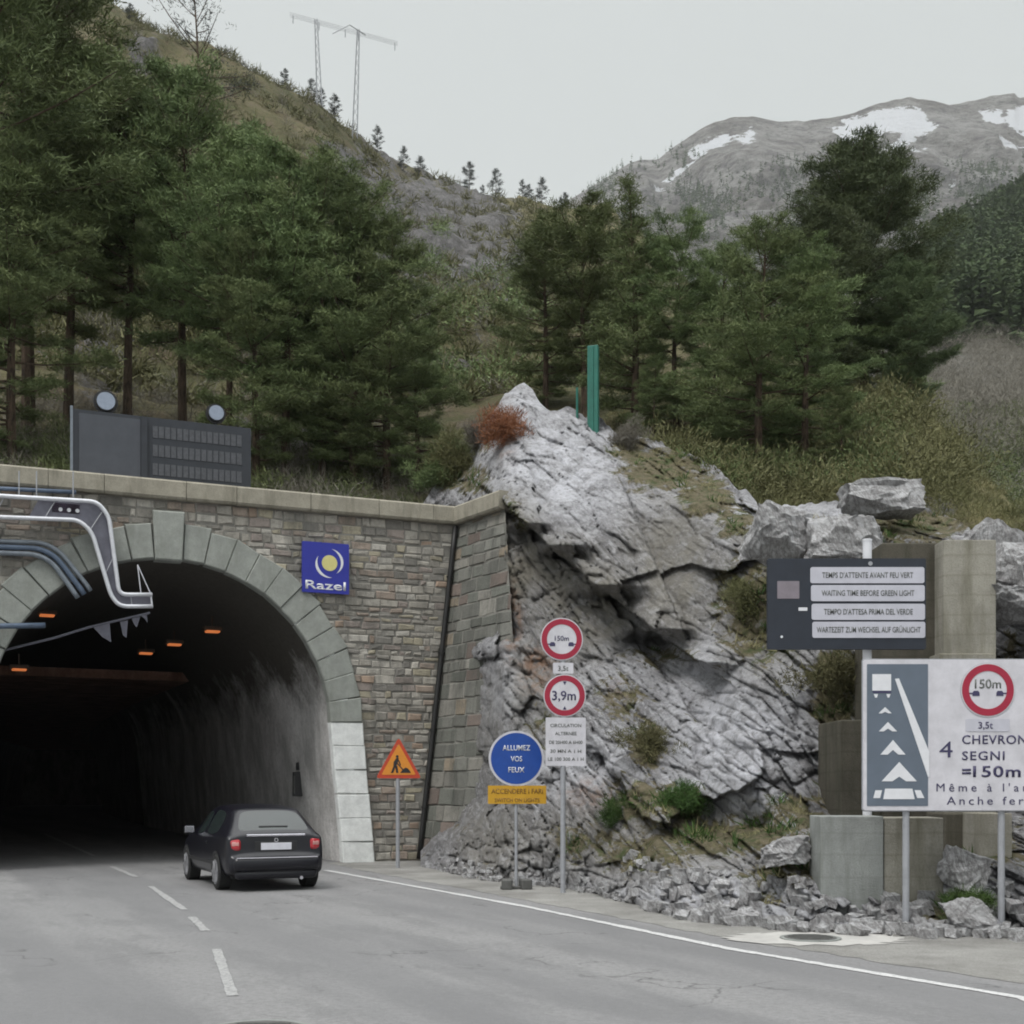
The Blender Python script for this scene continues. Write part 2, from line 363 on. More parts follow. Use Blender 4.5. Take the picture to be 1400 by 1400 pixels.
def lining_dark_top():
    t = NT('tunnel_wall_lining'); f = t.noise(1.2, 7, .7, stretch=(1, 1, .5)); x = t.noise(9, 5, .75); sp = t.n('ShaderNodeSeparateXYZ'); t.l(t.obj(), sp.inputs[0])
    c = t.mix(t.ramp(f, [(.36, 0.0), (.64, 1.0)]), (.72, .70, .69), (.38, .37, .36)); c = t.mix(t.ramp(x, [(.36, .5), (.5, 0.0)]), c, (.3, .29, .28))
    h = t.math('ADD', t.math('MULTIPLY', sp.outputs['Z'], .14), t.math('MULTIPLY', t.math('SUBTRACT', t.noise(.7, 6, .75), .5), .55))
    c = t.mix(t.ramp(h, [(.52, 0.0), (.68, 1.0)]), c, t.mix(x, (.05, .045, .04), (.13, .12, .105)))  # lining colour turns darker with height through an uneven band
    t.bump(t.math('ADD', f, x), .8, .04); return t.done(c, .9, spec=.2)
M['lining_low'] = lining_dark_top()
M['lining_vault'] = lining('dark_tunnel_vault', (.085, .078, .07), (.03, .028, .025))
M['lining_deep'] = lining('dim_tunnel_lining', (.14, .12, .11), (.05, .045, .04))  # dimness deeper in the tunnel put into this dark colour
M['slab'] = lining('lamplit_ceiling_slab', (.42, .23, .17), (.18, .09, .06))  # reddish lamplight on the slab edge put into the base colour
M['steel'] = worn('galvanised_steel', (.40, .41, .44), .5, .3, 8, .2)
M['rail'] = worn('bright_steel_rail', (.72, .73, .78), .3, .4, 8, .15)
M['tray'] = worn('cable_tray_sheet', (.17, .17, .21), .5, .3, 4, .3)
M['blue_pipe'] = worn('blue_grey_pipe', (.11, .15, .22), .4, .1, 6, .3)
M['conduit'] = worn('grey_conduit', (.22, .25, .29), .4, .2, 6, .3)
M['black_pipe'] = worn('black_drainpipe', (.018, .018, .018), .5, 0, 6, .3)
M['vms'] = worn('dark_panel_enclosure', (.028, .033, .043), .55, 0, 3, .3)
M['vms_face'] = worn('matrix_display_face', (.068, .074, .09), .4, 0, 3, .2)
M['vms_led'] = worn('matrix_display_cells', (.088, .092, .105), .4, 0, 14, .4)
M['lens'] = worn('pale_lamp_lens', (.30, .35, .44), .25, 0, 10, .15)
M['black'] = worn('black_plastic', (.02, .02, .022), .5, 0, 10, .2)
M['navy_sign'] = worn('navy_sign_board', (.022, .028, .042), .45, 0, 5, .2)
M['sign_white'] = worn('white_sign_sheet', (.66, .65, .70), .4, 0, 3.5, .22)
M['sign_grey'] = worn('pale_sign_strip', (.55, .55, .62), .4, 0, 4, .12)
M['sign_slate'] = worn('slate_sign_field', (.125, .155, .20), .4, 0, 4, .12)
M['sign_red'] = worn('crimson_sign_ring', (.37, .018, .05), .4, 0, 5, .15)
M['sign_blue'] = worn('blue_sign_sheet', (.012, .07, .35), .35, 0, 5, .15)
M['logo_blue'] = worn('blue_enamel_board', (.022, .03, .33), .35, 0, 5, .15)
M['logo_yellow'] = worn('pale_yellow_paint', (.68, .62, .25), .4, 0, 8, .12)
M['letter_white'] = worn('white_lettering', (.75, .76, .80), .4, 0, 8, .1)
M['letter_dark'] = worn('dark_lettering', (.05, .045, .11), .45, 0, 8, .1)
M['letter_grey'] = worn('grey_lettering', (.14, .15, .14), .45, 0, 8, .1)
M['sign_orange'] = worn('orange_warning_sheet', (.72, .27, .03), .4, 0, 5, .12)
M['warn_red'] = worn('red_orange_border', (.52, .06, .025), .4, 0, 5, .12)
M['sign_amber'] = worn('amber_sign_panel', (.60, .33, .02), .4, 0, 4, .15)
M['amber_text'] = worn('brown_lettering', (.22, .11, .02), .4, 0, 4, .15)
M['green_post'] = worn('green_painted_metal', (.02, .16, .12), .45, 0, 5, .3)
M['mauve'] = worn('mauve_metal_plate', (.24, .21, .24), .5, 0, 5, .2)
M['car'] = worn('navy_car_paint', (.004, .004, .009), .30, 0, 2, .1, coat=.12)
M['car_trim'] = worn('car_trim_plastic', (.02, .02, .022), .6, 0, 8, .1)
t = NT('car_glass'); t.b.inputs['IOR'].default_value = 1.65; M['glass'] = t.done(t.mix(t.noise(2, 2), (.015, .02, .02), (.03, .04, .04)), .06)
M['tail_red'] = worn('red_lamp_plastic', (.45, .02, .03), .15, 0, 20, .2, coat=1)
M['tail_pink'] = worn('clear_lamp_plastic', (.62, .30, .28), .15, 0, 20, .15, coat=1)
M['chrome'] = worn('chrome', (.75, .74, .80), .18, .9, 9, .05)
M['tyre'] = worn('tyre_rubber', (.018, .018, .018), .85, 0, 12, .3)
M['alloy'] = worn('alloy_rim', (.34, .34, .36), .35, .5, 12, .2)
M['plate'] = worn('number_plate', (.68, .68, .74), .35, 0, 12, .1)
M['iron'] = worn('cast_iron', (.13, .13, .125), .7, .3, 14, .3)
M['lamp_orange'] = glow('sodium_lamp', (.9, .26, .08), .45)
M['lamp_housing'] = worn('lamp_housing', (.10, .06, .04), .6, 0, 9, .3)
def bark():
    t = NT('pine_bark'); f = t.noise(7, 7, .75, stretch=(1, 1, .25)); g = t.noise(.8, 3)
    c = t.mix(t.ramp(f, [(.38, 0.0), (.6, 1.0)]), (.035, .028, .022), (.13, .095, .07)); t.bump(f, 1, .04); return t.done(c, .95, spec=.1)
M['bark'] = bark()
def leaves(name, a, b, var=.25):
    t = NT(name); oi = t.n('ShaderNodeObjectInfo'); r = t.attr('shade')
    c = t.mix(r, a, b); f = t.noise(.9, 4, .6)
    c = t.mix(t.ramp(f, [(.35, 0.0), (.65, .5)]), c, tuple(x*1.25 for x in b))
    hs = t.n('ShaderNodeHueSaturation'); t.l(c, hs.inputs['Color'])
    t.l(t.math('ADD', t.math('MULTIPLY', oi.outputs['Random'], var*1.6), 1-var*.8), hs.inputs['Value'])
    t.l(t.math('ADD', t.math('MULTIPLY', oi.outputs['Random'], .03), .487), hs.inputs['Hue'])
    t.b.inputs['Subsurface Weight'].default_value = 0
    return t.done(hs.outputs[0], .75, spec=.2)
M['needles'] = leaves('pine_needles', (.055, .082, .036), (.155, .190, .080))
M['needles_blue'] = leaves('dark_pine_needles', (.046, .068, .036), (.10, .125, .058))
M['needles_far'] = leaves('far_conifer_needles', (.034, .055, .026), (.078, .10, .045))
M['needles_ridge'] = leaves('ridge_pine_needles', (.035, .045, .045), (.06, .07, .06))
M['scrub'] = leaves('scrub_leaves', (.065, .068, .03), (.13, .125, .06), .3)
M['twigs'] = leaves('bare_twigs', (.10, .09, .075), (.19, .175, .15), .2)
M['grass'] = leaves('dry_grass', (.095, .095, .038), (.30, .265, .15), .1)
M['grass_green'] = leaves('green_leaves', (.03, .065, .018), (.065, .11, .03), .1)
M['rust_leaf'] = leaves('rusty_leaves', (.16, .05, .03), (.26, .12, .06), .1)
# ------------------------------------------------------------------ large structure: ground, road, hills, rock, tunnel
def prof_eval(cols, xs, ts):
    """cols: {x: [(depth, row), ...]} with equal counts; returns depth and row grids for xs and ts in 0..1 along the list"""
    cx = np.array(sorted(cols)); k = len(cols[cx[0]])
    D = np.array([[math.log(p[0]) for p in cols[c]] for c in cx]); Yv = np.array([[p[1] for p in cols[c]] for c in cx], float)
    tt = ts*(k-1); i = np.clip(np.floor(tt).astype(int), 0, k-2); f = (tt-i)
    Dr = D[:, i]*(1-f)+D[:, i+1]*f; Yr = Yv[:, i]*(1-f)+Yv[:, i+1]*f
    Dg = np.stack([np.interp(xs, cx, Dr[:, q]) for q in range(len(ts))]); Yg = np.stack([np.interp(xs, cx, Yr[:, q]) for q in range(len(ts))])
    return np.exp(Dg), Yg
def to_world(X, Yp, D): return np.stack([(X-700)/F*D, D, CH+(HZ-Yp)/F*D], -1)
def blob(X, Y, lst):
    r = np.zeros(X.shape)
    for cx, cy, rx, ry, a in lst: r = np.maximum(r, a*np.exp(-(((X-cx)/rx)**2+((Y-cy)/ry)**2)**1.5))
    return r
# ground sheet to the horizon
g = MB(); g.add([(-2600, -200, -.05), (2600, -200, -.05), (2600, 2700, -.05), (-2600, 2700, -.05)], [(0, 1, 2, 3)])
tag(g.build('ground', M['gravel']), kind='structure')
# tunnel frame: facade direction u, tunnel path
FO = Vector((-7.73, 27.5, 0)); U = Vector((.9209, .3898, 0)); V_ = Vector((-.3898, .9209, 0))
def fac(s, v, z): return FO+U*s+V_*v+Vector((0, 0, z))
def fac_px(x, y, v=0):                                 # photo pixel on the plane parallel to the facade at offset v
    o = FO+V_*v; r = Vector(((x-700)/F, 1, (HZ-y)/F)); n = V_
    k = (o.dot(n))/(r.dot(n)); p = r*k; q = p-o
    return (q.dot(U), CH+r.z*k)
# road: outer edge follows the painted line into the tunnel
edge = [P(1900, 1074+CH*F/6.0, 6.0), P(1400, 1365, gy(1365)), P(1000, 1298, gy(1298)), P(720, 1240, gy(1240)), P(445, 1190, gy(1190))]
edge = [Vector((p.x, p.y, 0)) for p in edge]
TD = Vector((-.452, .892, 0))
def tpath(d):                                          # tunnel centre line, bending gently to the right deeper in
    a = math.radians(min(d, 70)*.12); return FO+U*.12+Vector((-.452*d+.0011*d*d, .892*d, 0))
rm = MB(); pts = [(12, -60), (9, 0), (7.6, 4.5)]
for p in edge[1:]: pts.append((p.x+1.0, p.y))
rt = [tpath(d)+Vector((3.9, 1.5, 0)) for d in (0, 20, 45, 90)]; pts += [(p.x, p.y) for p in rt]
lt = [tpath(d)-Vector((3.9, 1.5, 0)) for d in (90, 45, 20, 0)]
pts += [(p.x, p.y) for p in lt]+[(-19, 24.5), (-30, 10), (-40, -60)]
bm = bmesh.new(); vs = [bm.verts.new((x, y, 0)) for x, y in pts]; bm.faces.new(vs); bmesh.ops.triangulate(bm, faces=bm.faces)
me = bpy.data.meshes.new('road'); bm.to_mesh(me); bm.free(); me.materials.append(M['asphalt'])
road = bpy.data.objects.new('road', me); COL.objects.link(road); tag(road, kind='structure')
def stripe(name, pts, w, mat, z=.006, jit=.0):
    m = MB(); n = len(pts); vs = []
    for i, p in enumerate(pts):
        t = (pts[min(i+1, n-1)]-pts[max(i-1, 0)]).normalized(); a = Vector((-t.y, t.x, 0))
        j = random.uniform(-jit, jit); vs += [p+a*(w/2+j)+Vector((0, 0, z)), p-a*(w/2+j)+Vector((0, 0, z))]
    m.add(vs, [(2*i, 2*i+1, 2*i+3, 2*i+2) for i in range(n-1)]); return tag(m.build(name, mat), kind='structure')
def dense(pts, n=40):
    out = []
    for i in range(len(pts)-1):
        for k in range(n): out.append(pts[i].lerp(pts[i+1], k/n))
    return out+[pts[-1]]
stripe('road_edge_line', dense(edge[0:2]+edge[2:], 30), .13, M['line'], jit=.016)
def gp(x, y): Y = gy(y); return Vector(((x-700)/F*Y, Y, 0))
for a, b, mt in ((gp(318, 1362), gp(296, 1298), 'line_faded'), (gp(281, 1273), gp(262, 1254), 'line_faded'), (gp(252, 1244), gp(206, 1212), 'line_faded'), (gp(186, 1199), gp(153, 1185), 'line_faded'), (gp(128, 1170), gp(60, 1140), 'line_faded')):
    stripe('road_centre_line', dense([a, b], 20), .11, M[mt], jit=.010)
# shoulder: a dusty sheet 4 mm over the ground between line and rock
sh = MB(); a = [gp(1900, 1560), gp(1400, 1346), gp(1000, 1284), gp(720, 1231), gp(500, 1191), gp(452, 1181)]
b = [gp(1900, 1390), gp(1400, 1270), gp(1000, 1250), gp(760, 1205), gp(560, 1172), gp(468, 1176)]
a = dense(a, 24); b = dense(b, 24); a = [p+Vector((random.uniform(-.05, .05), random.uniform(-.06, .06), 0)) for p in a]; na = len(a)
vs = [p+Vector((0, 0, .004)) for p in a]+[p+Vector((0, 0, .004)) for p in b]
sh.add(vs, [(i, i+1, na+1+i, na+i) for i in range(na-1)]); tag(sh.build('road_shoulder', M['gravel']), kind='structure')

# ---- hillside above wall and rock
HC = {
 -1300: [(27, 730), (36, 640), (50, 470), (80, 250), (130, 20), (200, -230), (240, -180)],
 0:     [(29, 700), (40, 575), (58, 430), (95, 270), (150, 100), (215, -75), (250, -40)],
 150:   [(30, 700), (40, 580), (58, 440), (95, 300), (150, 150), (215, 2), (250, 40)],
 240:   [(30.5, 700), (41, 580), (60, 450), (95, 320), (150, 180), (215, 42), (250, 80)],
 330:   [(31, 705), (42, 590), (60, 470), (95, 340), (150, 210), (215, 90), (250, 130)],
 420:   [(31.5, 710), (42, 600), (62, 480), (98, 360), (150, 245), (220, 130), (250, 170)],
 500:   [(32, 715), (43, 600), (64, 490), (100, 385), (155, 280), (235, 186), (265, 220)],
 560:   [(33, 715), (43, 600), (64, 500), (102, 400), (160, 310), (245, 226), (275, 260)],
 650:   [(34, 690), (43, 590), (64, 505), (105, 420), (165, 340), (255, 268), (285, 300)],
 720:   [(35, 640), (43, 560), (64, 500), (105, 425), (165, 350), (255, 284), (285, 320)],
 800:   [(34, 630), (42, 570), (62, 510), (100, 440), (155, 365), (240, 293), (270, 330)],
 900:   [(32.5, 640), (40, 570), (56, 520), (85, 460), (125, 400), (180, 340), (200, 380)],
 1000:  [(29, 690), (35, 610), (46, 555), (62, 500), (85, 450), (110, 400), (125, 440)],
 1100:  [(26, 730), (30, 660), (36, 610), (44, 555), (54, 510), (66, 470), (75, 510)],
 1160:  [(25, 730), (28, 670), (33, 625), (38, 575), (44, 530), (50, 495), (56, 530)],
 1220:  [(24, 740), (27, 690), (31, 645), (35, 600), (40, 560), (45, 522), (50, 560)],
 1260:  [(23.5, 745), (26, 705), (29, 665), (32, 630), (36, 595), (40, 560), (45, 610)],
 1330:  [(23, 770), (24.5, 745), (26, 720), (28, 700), (31, 670), (34, 640), (38, 690)],
 1400:  [(22, 820), (23, 795), (24, 775), (25.5, 755), (27, 735), (29, 715), (33, 760)],
 1900:  [(17, 960), (18, 950), (19, 940), (20, 930), (21, 920), (22, 915), (26, 960)],
}
xs = np.concatenate([np.arange(-1300, -60, 24.), np.arange(-60, 1460, 4.5), np.arange(1460, 1900, 20.)])
ts = np.concatenate([np.linspace(0, 5/6, 300), np.linspace(5/6, 1, 14)[1:]])
D, Yp = prof_eval(HC, xs, ts); X = np.broadcast_to(xs, D.shape)
Pw = to_world(X, Yp, D)
amp = (D/100)[..., None]
fade = np.clip(np.minimum(ts*12, (1-ts)*6+.5), 0, 1)[:, None]
rockm = blob(X, Yp, [(600, 330, 130, 110, 1), (500, 260, 90, 90, .8), (690, 380, 70, 60, .9), (560, 400, 70, 90, .8), (560, 470, 40, 60, .8),
                     (195, 90, 40, 40, .7), (640, 500, 60, 40, .55), (1235, 620, 34, 26, .8), (1290, 690, 34, 22, .8), (1345, 745, 30, 20, .8), (1190, 660, 50, 18, .6), (1180, 590, 26, 20, .6), (90, 450, 60, 60, .5), (130, 520, 80, 50, .6), (360, 610, 110, 45, .7), (920, 330, 40, 40, .8)])
dry = blob(X, Yp, [(1210, 535, 60, 40, .85), (1290, 605, 45, 40, .8), (1360, 690, 45, 40, .7), (1240, 640, 40, 30, .3), (720, 310, 80, 30, .6), (800, 330, 60, 40, .6), (1000, 650, 80, 50, .5)])
nz = fbm(Pw*.05, 5, 5)*2.2*np.minimum(amp[..., 0]*1.2, 1.4)+fbm(Pw*.3, 9, 4)*.35*np.minimum(amp[..., 0]*3, 1.3)
us, vs_ = (Pw[..., 0]*.8+Pw[..., 2]*.6), (-Pw[..., 0]*.6+Pw[..., 2]*.8)
fct = facets(us*.10, vs_*.22, 31, .8, .1)*1.3+facets(us*.3, vs_*.6, 37, .8, .1)*.5
nz = nz*fade+fct*np.clip(rockm*1.4, 0, 1)*np.clip(amp[..., 0], .15, 1.2)
Pw = Pw.copy(); Pw[..., 2] += nz
HILL = (xs, Pw)
hill = raw_mesh('hillside', Pw.reshape(-1, 3), grid_faces(len(ts), len(xs)), M['hill'], attrs={'rock': rockm.ravel(), 'dry': dry.ravel()}, smooth=True)
tag(hill, kind='structure')
def hill_at(x, row):                                   # surface point of the hillside on the sight line of column x nearest to picture row
    i = int(np.argmin(np.abs(xs-x))); c = Pw[:-14, i]; r = HZ-(c[:, 2]-CH)/c[:, 1]*F
    return Vector(c[int(np.argmin(np.abs(r-row)))])
def hill_on(x, depth):
    i = int(np.argmin(np.abs(xs-x))); c = Pw[:, i]; return Vector(c[int(np.argmin(np.abs(c[:, 1]-depth)))])
# ---- valley side behind, on the right
VC = {700: [(85, 800), (110, 700), (150, 600), (220, 520), (330, 500), (470, 450), (560, 430), (600, 470)],
      1200: [(75, 840), (100, 740), (140, 640), (200, 560), (300, 480), (450, 420), (540, 400), (600, 430)],
      1240: [(75, 840), (100, 720), (140, 610), (200, 520), (300, 430), (450, 365), (540, 345), (600, 380)],
      1290: [(70, 850), (100, 720), (140, 600), (200, 510), (300, 420), (450, 330), (540, 304), (600, 350)],
      1345: [(70, 850), (100, 720), (140, 600), (200, 505), (300, 415), (450, 320), (540, 298), (600, 350)],
      1400: [(70, 850), (100, 720), (140, 590), (200, 500), (300, 400), (450, 300), (540, 274), (600, 320)],
      2100: [(60, 900), (90, 700), (130, 520), (200, 400), (300, 260), (450, 120), (540, 60), (600, 120)]}
vx = np.concatenate([np.arange(700, 1180, 20.), np.arange(1180, 1440, 4.), np.arange(1440, 2100, 20.)]); vt = np.linspace(0, 1, 160)
D, Yp = prof_eval(VC, vx, vt); X = np.broadcast_to(vx, D.shape); VP = to_world(X, Yp, D); VP[..., 2] += fbm(VP*.03, 51, 5)*2.5
tag(raw_mesh('valley_slope', VP.reshape(-1, 3), grid_faces(len(vt), len(vx)), M['valley'], smooth=True), kind='structure')
# ---- snow mountain
sil = [(300, 470), (600, 380), (740, 300), (789, 266), (825, 246), (860, 224), (875, 219), (900, 217), (922, 200), (944, 186), (966, 172), (988, 164), (1008, 160), (1028, 159),
       (1045, 163), (1063, 166), (1090, 166), (1117, 164), (1150, 158), (1179, 151), (1200, 142), (1223, 136), (1240, 133), (1262, 135), (1298, 144), (1315, 141), (1334, 136),
       (1360, 131), (1387, 127), (1393, 134), (1430, 126), (1600, 90), (1900, 40), (2300, 60)]
mx = np.concatenate([np.arange(300, 760, 20.), np.arange(760, 1420, 2.6), np.arange(1420, 2300, 20.)]); mt_ = np.linspace(0, 1, 230)
top = np.interp(mx, [p[0] for p in sil], [p[1] for p in sil])
top = top+1.3*vnoise(np.stack([mx*.09, mx*0, mx*0], -1), 3)
X = np.broadcast_to(mx, (230, len(mx))); tt = mt_[:, None]
Yp = 560+(top[None]-560)*tt; D = 900*(1-tt)+1900*tt+0*X
ins = np.zeros(X.shape); snow = np.zeros(X.shape)
def pip(px, py, poly):
    r = np.zeros(px.shape, bool); n = len(poly)
    for i in range(n):
        x1, y1 = poly[i]; x2, y2 = poly[(i+1) % n]
        c = ((y1 > py) != (y2 > py)) & (px < (x2-x1)*(py-y1)/((y2-y1) or 1e-9)+x1); r ^= c
    return r
def pd(px, py, poly):
    d = np.full(px.shape, 1e9); n = len(poly)
    for i in range(n):
        x1, y1 = poly[i]; x2, y2 = poly[(i+1) % n]; dx, dy = x2-x1, y2-y1; L2 = dx*dx+dy*dy+1e-9
        q = np.clip(((px-x1)*dx+(py-y1)*dy)/L2, 0, 1); d = np.minimum(d, np.hypot(px-x1-q*dx, py-y1-q*dy))
    return np.where(pip(px, py, poly), d, -d)
zc = lambda L_: [(780+a*.4429, 80+b*.4429) for a, b in L_]
polys = [zc([(790, 215), (845, 208), (835, 190), (915, 175), (920, 160), (1000, 150), (1075, 160), (1095, 185), (1122, 230), (1100, 245), (1060, 255), (1010, 292), (955, 297), (1000, 268), (1015, 245), (960, 240), (932, 270), (900, 280), (862, 292), (838, 250)]),
         zc([(358, 290), (475, 232), (492, 255), (378, 314)]), zc([(498, 250), (555, 225), (574, 255), (540, 274)]), zc([(315, 350), (370, 325), (340, 362)]),
         zc([(1258, 165), (1328, 160), (1328, 202), (1285, 195)]), zc([(1345, 158), (1420, 140), (1420, 250), (1350, 215)]), zc([(1148, 395), (1180, 400), (1168, 413)]),
         zc([(242, 445), (285, 425), (250, 452)]), zc([(280, 385), (318, 372), (300, 395)]), zc([(1040, 300), (1100, 285), (1060, 303)]), zc([(1310, 272), (1400, 275), (1330, 290)]), zc([(1210, 440), (1225, 440), (1215, 452)])]
sdf = np.full(X.shape, -1e9)
for pl in polys: sdf = np.maximum(sdf, pd(X, Yp, pl))
snow = np.clip(.5+sdf/20, 0, 1)
MP = to_world(X, Yp, D)
rel = fbm(MP*np.array([.006, .003, .006]), 61, 7, .5)*26*(1-tt)**.3*np.clip((1-tt)*6, .12, 1)*np.clip(1.2-snow, .4, 1)
MP[..., 1] += -np.abs(rel)*3.0; MP[..., 2] += rel*.25
back = MP[-1:].copy(); back[..., 1] += 500; back[..., 2] -= 160
MP = np.concatenate([MP, back]); snow = np.concatenate([snow, snow[-1:]*0])
tag(raw_mesh('mountain', MP.reshape(-1, 3), grid_faces(len(MP), len(mx)), M['mountain'], attrs={'snow': snow.ravel()}, smooth=True), kind='structure')

# ---- roadside rock face
RC = {
 575: [(655, 33.5), (700, 32.5), (1140, 32), (1168, 29.2), (1186, 27.4)],
 600: [(625, 34), (690, 32), (1120, 31), (1152, 28.4), (1192, 26.2)],
 640: [(585, 34), (690, 30.8), (900, 30), (1090, 29), (1140, 26.4), (1203, 24.2)],
 690: [(512, 34), (560, 32), (620, 30), (690, 28.3), (870, 27.9), (882, 26.8), (1000, 26.1), (1100, 25), (1212, 23)],
 725: [(508, 34), (570, 31.5), (620, 29.6), (690, 27.9), (715, 27.3), (730, 28.4), (870, 27), (1000, 25.4), (1100, 24.2), (1214, 22.5)],
 760: [(556, 31.8), (640, 29), (700, 27.3), (745, 26.4), (762, 27.8), (860, 26.4), (960, 25), (1100, 23.5), (1216, 22.1)],
 830: [(588, 31), (650, 28.5), (720, 26.5), (800, 25.1), (818, 26.6), (900, 25.1), (1000, 23.5), (1120, 21.8), (1230, 20)],
 900: [(606, 30.5), (690, 27), (800, 25), (860, 24), (876, 25.6), (960, 23.6), (1050, 22), (1140, 20), (1170, 19.0), (1252, 17.6)],
 970: [(634, 29.5), (690, 26), (800, 23.8), (905, 22.7), (920, 23.7), (1000, 22), (1130, 20.5), (1150, 19.2), (1200, 17.6), (1265, 16.3)],
 1040: [(684, 26.5), (720, 24.5), (800, 22.8), (900, 22), (1000, 20.8), (1130, 19.6), (1150, 18), (1200, 16.8), (1270, 15.8)],
 1100: [(690, 25), (740, 23), (850, 21.5), (980, 20.5), (1090, 19.6), (1150, 17.4), (1200, 16.5), (1276, 15.4)],
 1180: [(676, 24), (740, 21.7), (900, 20.4), (1110, 19.6), (1185, 17.0), (1281, 15.2)],
 1290: [(705, 23.4), (740, 21.5), (900, 20.2), (1110, 19.4), (1180, 16.8), (1285, 14.9)],
 1400: [(765, 20.5), (830, 19.2), (1000, 18.4), (1110, 17.6), (1180, 16.2), (1289, 14.6)],
 1900: [(820, 15), (1000, 14), (1150, 13), (1300, 11.5), (1420, 9)],
}
rx = np.concatenate([np.arange(575, 1420, 2.4), np.arange(1420, 1900, 10.)]); nr = 330
rc = np.array(sorted(RC)); jag = 5*vnoise(np.stack([rx*.05, rx*0, rx*0], -1), 77)+2.5*vnoise(np.stack([rx*.21, rx*0, rx*0], -1), 78)
topx = np.interp(rx, [575, 595, 612, 640, 662, 686, 716, 734, 752, 775, 800, 822, 850, 900, 950, 985, 1010, 1040, 1070, 1100, 1130, 1160, 1200, 1245, 1290, 1340, 1400, 1900],
                     [690, 662, 645, 622, 588, 540, 524, 541, 560, 560, 572, 578, 590, 604, 622, 640, 668, 690, 692, 694, 690, 680, 676, 680, 705, 728, 768, 820])+jag
botx = np.interp(rx, rc, [RC[c][-1][0] for c in rc])
tt = np.linspace(0, 1, nr)[:, None]; Yp = topx[None]*(1-tt)+botx[None]*tt; X = np.broadcast_to(rx, Yp.shape)
Dc = np.stack([np.interp(Yp.ravel(), [p[0] for p in RC[c]], [p[1] for p in RC[c]]).reshape(Yp.shape) for c in rc], 0)
ii = np.clip(np.searchsorted(rc, rx, side='right')-1, 0, len(rc)-2); f = (rx-rc[ii])/(rc[ii+1]-rc[ii])
D = np.take_along_axis(Dc, np.broadcast_to(ii, Yp.shape)[None], 0)[0]*(1-f)+np.take_along_axis(Dc, np.broadcast_to(ii+1, Yp.shape)[None], 0)[0]*f
# the overhang: an explicit dark step that runs down to the right under the big slab
oy = np.interp(rx, [575, 690, 725, 760, 800, 830, 900, 970, 1010, 1400], [600, 690, 722, 752, 788, 812, 866, 912, 945, 1200])+3*vnoise(np.stack([rx*.08, rx*0, rx*0], -1), 5)
sdv = Yp-oy[None]; D = D+np.where(sdv > 0, np.exp(-np.maximum(sdv, 0)/55)*.9, -.35*np.exp(np.minimum(sdv, 0)/25))*(np.clip((rx-650)/50, 0, 1)*np.clip((1010-rx)/60, 0, 1))[None]
# slab edge on the left of the smooth stained face, and the ridge of the pale buttress
ex = 862+(Yp-690)*.42; sx = X-ex; inb = np.clip((Yp-640)/40, 0, 1)*np.clip((890-Yp)/30, 0, 1); D = D+np.where(sx > 0, .55*np.exp(-sx/70), -.1*np.exp(sx/20))*inb
bx = 935+(Yp-900)*.10; D = D-.9*np.exp(-((X-bx-75)/70)**2)*np.clip((Yp-870)/50, 0, 1)*np.clip((1150-Yp)/60, 0, 1)
Xm, Zm = (X-700)/F*D, CH+(HZ-Yp)/F*D
a = math.radians(-56); ua, va = Xm*math.cos(a)+Zm*math.sin(a), -Xm*math.sin(a)+Zm*math.cos(a)     # along / across the bedding
wob = .22*fbm(np.stack([Xm, D, Zm], -1)*.8, 90, 3)
smooth_face = blob(X, Yp, [(915, 770, 62, 95, 1), (800, 680, 90, 70, .75), (745, 610, 50, 40, .5)])
rub = np.clip((Yp-np.interp(X, [575, 650, 850, 1000, 1100, 1400], [1150, 1130, 1165, 1175, 1170, 1140]))/25, 0, 1)
bedl = blob(X, Yp, [(820, 1070, 90, 70, 1), (760, 1000, 60, 60, .7), (1010, 1000, 80, 110, .6), (760, 640, 80, 60, .5)])
d1 = facets(ua*.30+wob*.4, va*.62+wob*.4, 3, .9, .08)*.62; d2 = facets(ua*.8+wob*.5, va*1.9-wob*.5, 8, .9, .22)*.26
d3 = facets(ua*1.5+wob, va*5.2, 13, .7, .35)*.115; d4 = facets(Xm*6.5+wob*2, Zm*7.5, 19, 1.1, .3)*.036
d5 = facets(Xm*3.1+wob*2, Zm*3.4+wob, 23, 1.2, .3)*.30; bed = (np.abs(((va*2.6+wob*2.2) % 1)-.5)-.25)*.34
k = 1-.72*smooth_face
disp = (d1*(1-rub*.7)+d2)*k+d3*k*(1+.4*bedl)+d4*k+d5*rub+bed*bedl*k+.04*fbm(np.stack([Xm, D, Zm], -1)*4, 71, 5)*k
edgef = np.clip((rx-575)/14, 0, 1)[None]
D = D+disp*edgef*np.clip(tt*22+.25, 0, 1)*np.clip((1-tt)*30+.25, 0, 1)
cc = (X > 1105) & (X < 1375) & (Yp < 1112) & (Yp > 736); D = np.where(cc, np.maximum(D, 19.3), D)
RP = to_world(X, Yp, D)
b1 = RP[:1].copy(); b1[..., 1] += 2.2; b1[..., 2] += .15; b2 = b1.copy(); b2[..., 1] += 3; b2[..., 2] -= 3.0
